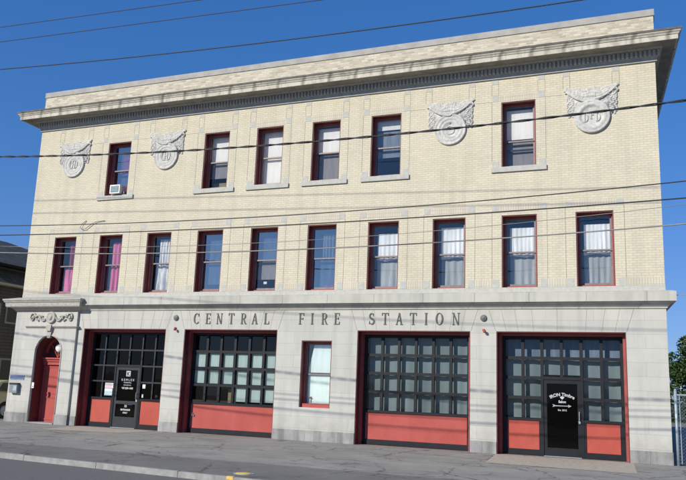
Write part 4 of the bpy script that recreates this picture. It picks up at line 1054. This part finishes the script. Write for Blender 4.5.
# ------------------------------------------------------------------ trees beyond the lot
M['bark'] = plain('bark', (.09, .07, .05), .9, .3, 8)
def leafmat(name, c):
    m, nt, b, o = new_mat(name)
    n = N(nt, 'ShaderNodeTexNoise', Scale=.9, Detail=3.0); L(nt, coords(nt), n.inputs['Vector'])
    r = ramp(nt, [(.3, c4(c, .6)), (.7, c4(c, 1.35))]); L(nt, n.outputs['Fac'], r.inputs[0]); L(nt, r.outputs[0], b.inputs['Base Color'])
    b.inputs['Roughness'].default_value = .6; b.inputs['Specular IOR Level'].default_value = .2
    return m
LM = [leafmat('leaf_a', (.04, .075, .02)), leafmat('leaf_b', (.06, .095, .028)), leafmat('leaf_c', (.022, .05, .018))]
def tree(x, y, h, w, seed, label, lean=0, n=11000):
    rnd = random.Random(seed); t = empty('tree', (x, y, -.05)); tag(t, label, 'tree', 'trees behind the lot to the right')
    mb = MB(); mb.tube([(0, 0, 0), (.05, 0, h*.25), (.0, .1, h*.55), (.1, 0, h*.85)], [.22, .17, .11, .03], 8)
    cl = []
    for k in range(18):
        a = rnd.random()*6.28; rr = w*(.25+.75*rnd.random())*.62; z = h*(.22+.66*rnd.random())
        rr *= 1.0-.55*max(0, (z/h-.55)/.45)
        c = (rr*math.cos(a), rr*math.sin(a), z); cl.append((c, w*(.24+.16*rnd.random())))
        mb.tube([(0, 0, z*.55), (c[0]*.5, c[1]*.5, z*.8), c], [.07, .045, .015], 5)
    mb.build('trunk', M['bark'], t, smooth=True)
    mb = MB()
    for k in range(n):
        c, r = cl[rnd.randrange(len(cl))]
        d = Vector((rnd.gauss(0, 1), rnd.gauss(0, 1), rnd.gauss(0, 1))).normalized()*(r*(.55+.5*rnd.random()**.5)); d.z *= .8
        p = Vector(c)+d; s = .09+.09*rnd.random()
        a = Vector((rnd.gauss(0, 1), rnd.gauss(0, 1), rnd.gauss(0, .6))).normalized(); b_ = a.cross(Vector((rnd.gauss(0, 1), rnd.gauss(0, 1), rnd.gauss(0, 1)))).normalized()
        mb.face([p+a*s, p+b_*s*.6, p-a*s, p-b_*s*.6], rnd.randrange(3))
    mb.build('crown', LM, t, fix=False)
tree(10.6, 49, 7.6, 3.4, 1, 'dark green leafy tree showing just right of the station wall')
tree(15.2, 50, 8.2, 3.8, 2, 'taller leafy tree rising behind the fence at the right edge of the photo')
tree(5.5, 52, 6.5, 3.2, 3, 'lower leafy tree mostly hidden behind the station')
tree(20.5, 51, 7.4, 3.6, 4, 'leafy tree beyond the far end of the chain link fence')
mb = MB(); rnd = random.Random(9)
for k in range(9000):
    p = Vector((rnd.uniform(0, 28), 46.8+rnd.uniform(-.6, .9), rnd.random()**.8*(1.9+.5*math.sin(rnd.random()*3)))); s = .08+.08*rnd.random()
    a = Vector((rnd.gauss(0, 1), rnd.gauss(0, 1), rnd.gauss(0, .6))).normalized(); b_ = a.cross(Vector((rnd.gauss(0, 1), rnd.gauss(0, 1), rnd.gauss(0, 1)))).normalized()
    mb.face([p+a*s, p+b_*s*.6, p-a*s, p-b_*s*.6], rnd.randrange(3))
tag(mb.build('undergrowth', LM, None, fix=False), 'dark green undergrowth below the trees', 'undergrowth', kind='stuff')

# ------------------------------------------------------------------ light, sky
AZ, TP = math.atan(.55), .60                 # sun from the left of the facade normal, profile tangent
d = Vector((-.55, -1, .60)).normalized()     # direction to the sun
elev = math.asin(d.z)
sun = bpy.data.lights.new('sun', 'SUN'); sun.energy = 4.8; sun.angle = math.radians(.53); sun.color = (1, .95, .85)
so_ = bpy.data.objects.new('sun', sun); COL.objects.link(so_); so_.rotation_euler = d.to_track_quat('Z', 'Y').to_euler()
W = bpy.data.worlds.new('World'); S.world = W; W.use_nodes = True
nt = W.node_tree; nt.nodes.clear()
sky = nt.nodes.new('ShaderNodeTexSky'); sky.sky_type = 'NISHITA'; sky.sun_disc = False
sky.sun_elevation = elev; sky.sun_rotation = math.atan2(d.x, d.y)
sky.air_density = 1.0; sky.dust_density = .1; sky.ozone_density = 4.0
hsv = nt.nodes.new('ShaderNodeHueSaturation'); hsv.inputs['Saturation'].default_value = 1.3; nt.links.new(sky.outputs[0], hsv.inputs['Color'])
bg = nt.nodes.new('ShaderNodeBackground'); bg.inputs[1].default_value = .11
ow = nt.nodes.new('ShaderNodeOutputWorld'); gm = nt.nodes.new('ShaderNodeGamma'); gm.inputs[1].default_value = .55; nt.links.new(hsv.outputs[0], gm.inputs[0])
nt.links.new(mixc(nt, 1.0, gm.outputs[0], (.99, 1.36, 2.28, 1), 'MULTIPLY'), bg.inputs[0]); nt.links.new(bg.outputs[0], ow.inputs[0])

# ------------------------------------------------------------------ camera
R_ = Vector((0.92802868, 0.37059549, 0.03770616)); D_ = Vector((-0.03756277, 0.19380554, -0.98032058)); F_ = Vector((-0.37061005, 0.90834927, 0.1937777))
cam = bpy.data.cameras.new('camera'); co = bpy.data.objects.new('camera', cam); COL.objects.link(co)
mw = Matrix.Identity(4)
for i, v in enumerate((R_, -D_, -F_)):
    for j in range(3): mw[j][i] = v[j]
mw.translation = Vector((7.26427, -22.0, 1.6)); co.matrix_world = mw
cam.sensor_width = 36; cam.lens = 758.45/686*36; cam.clip_end = 3000; cam.clip_start = .1
S.camera = co
S.view_settings.view_transform = 'Standard'; S.view_settings.look = 'None'; S.view_settings.gamma = 1; S.view_settings.exposure = 0
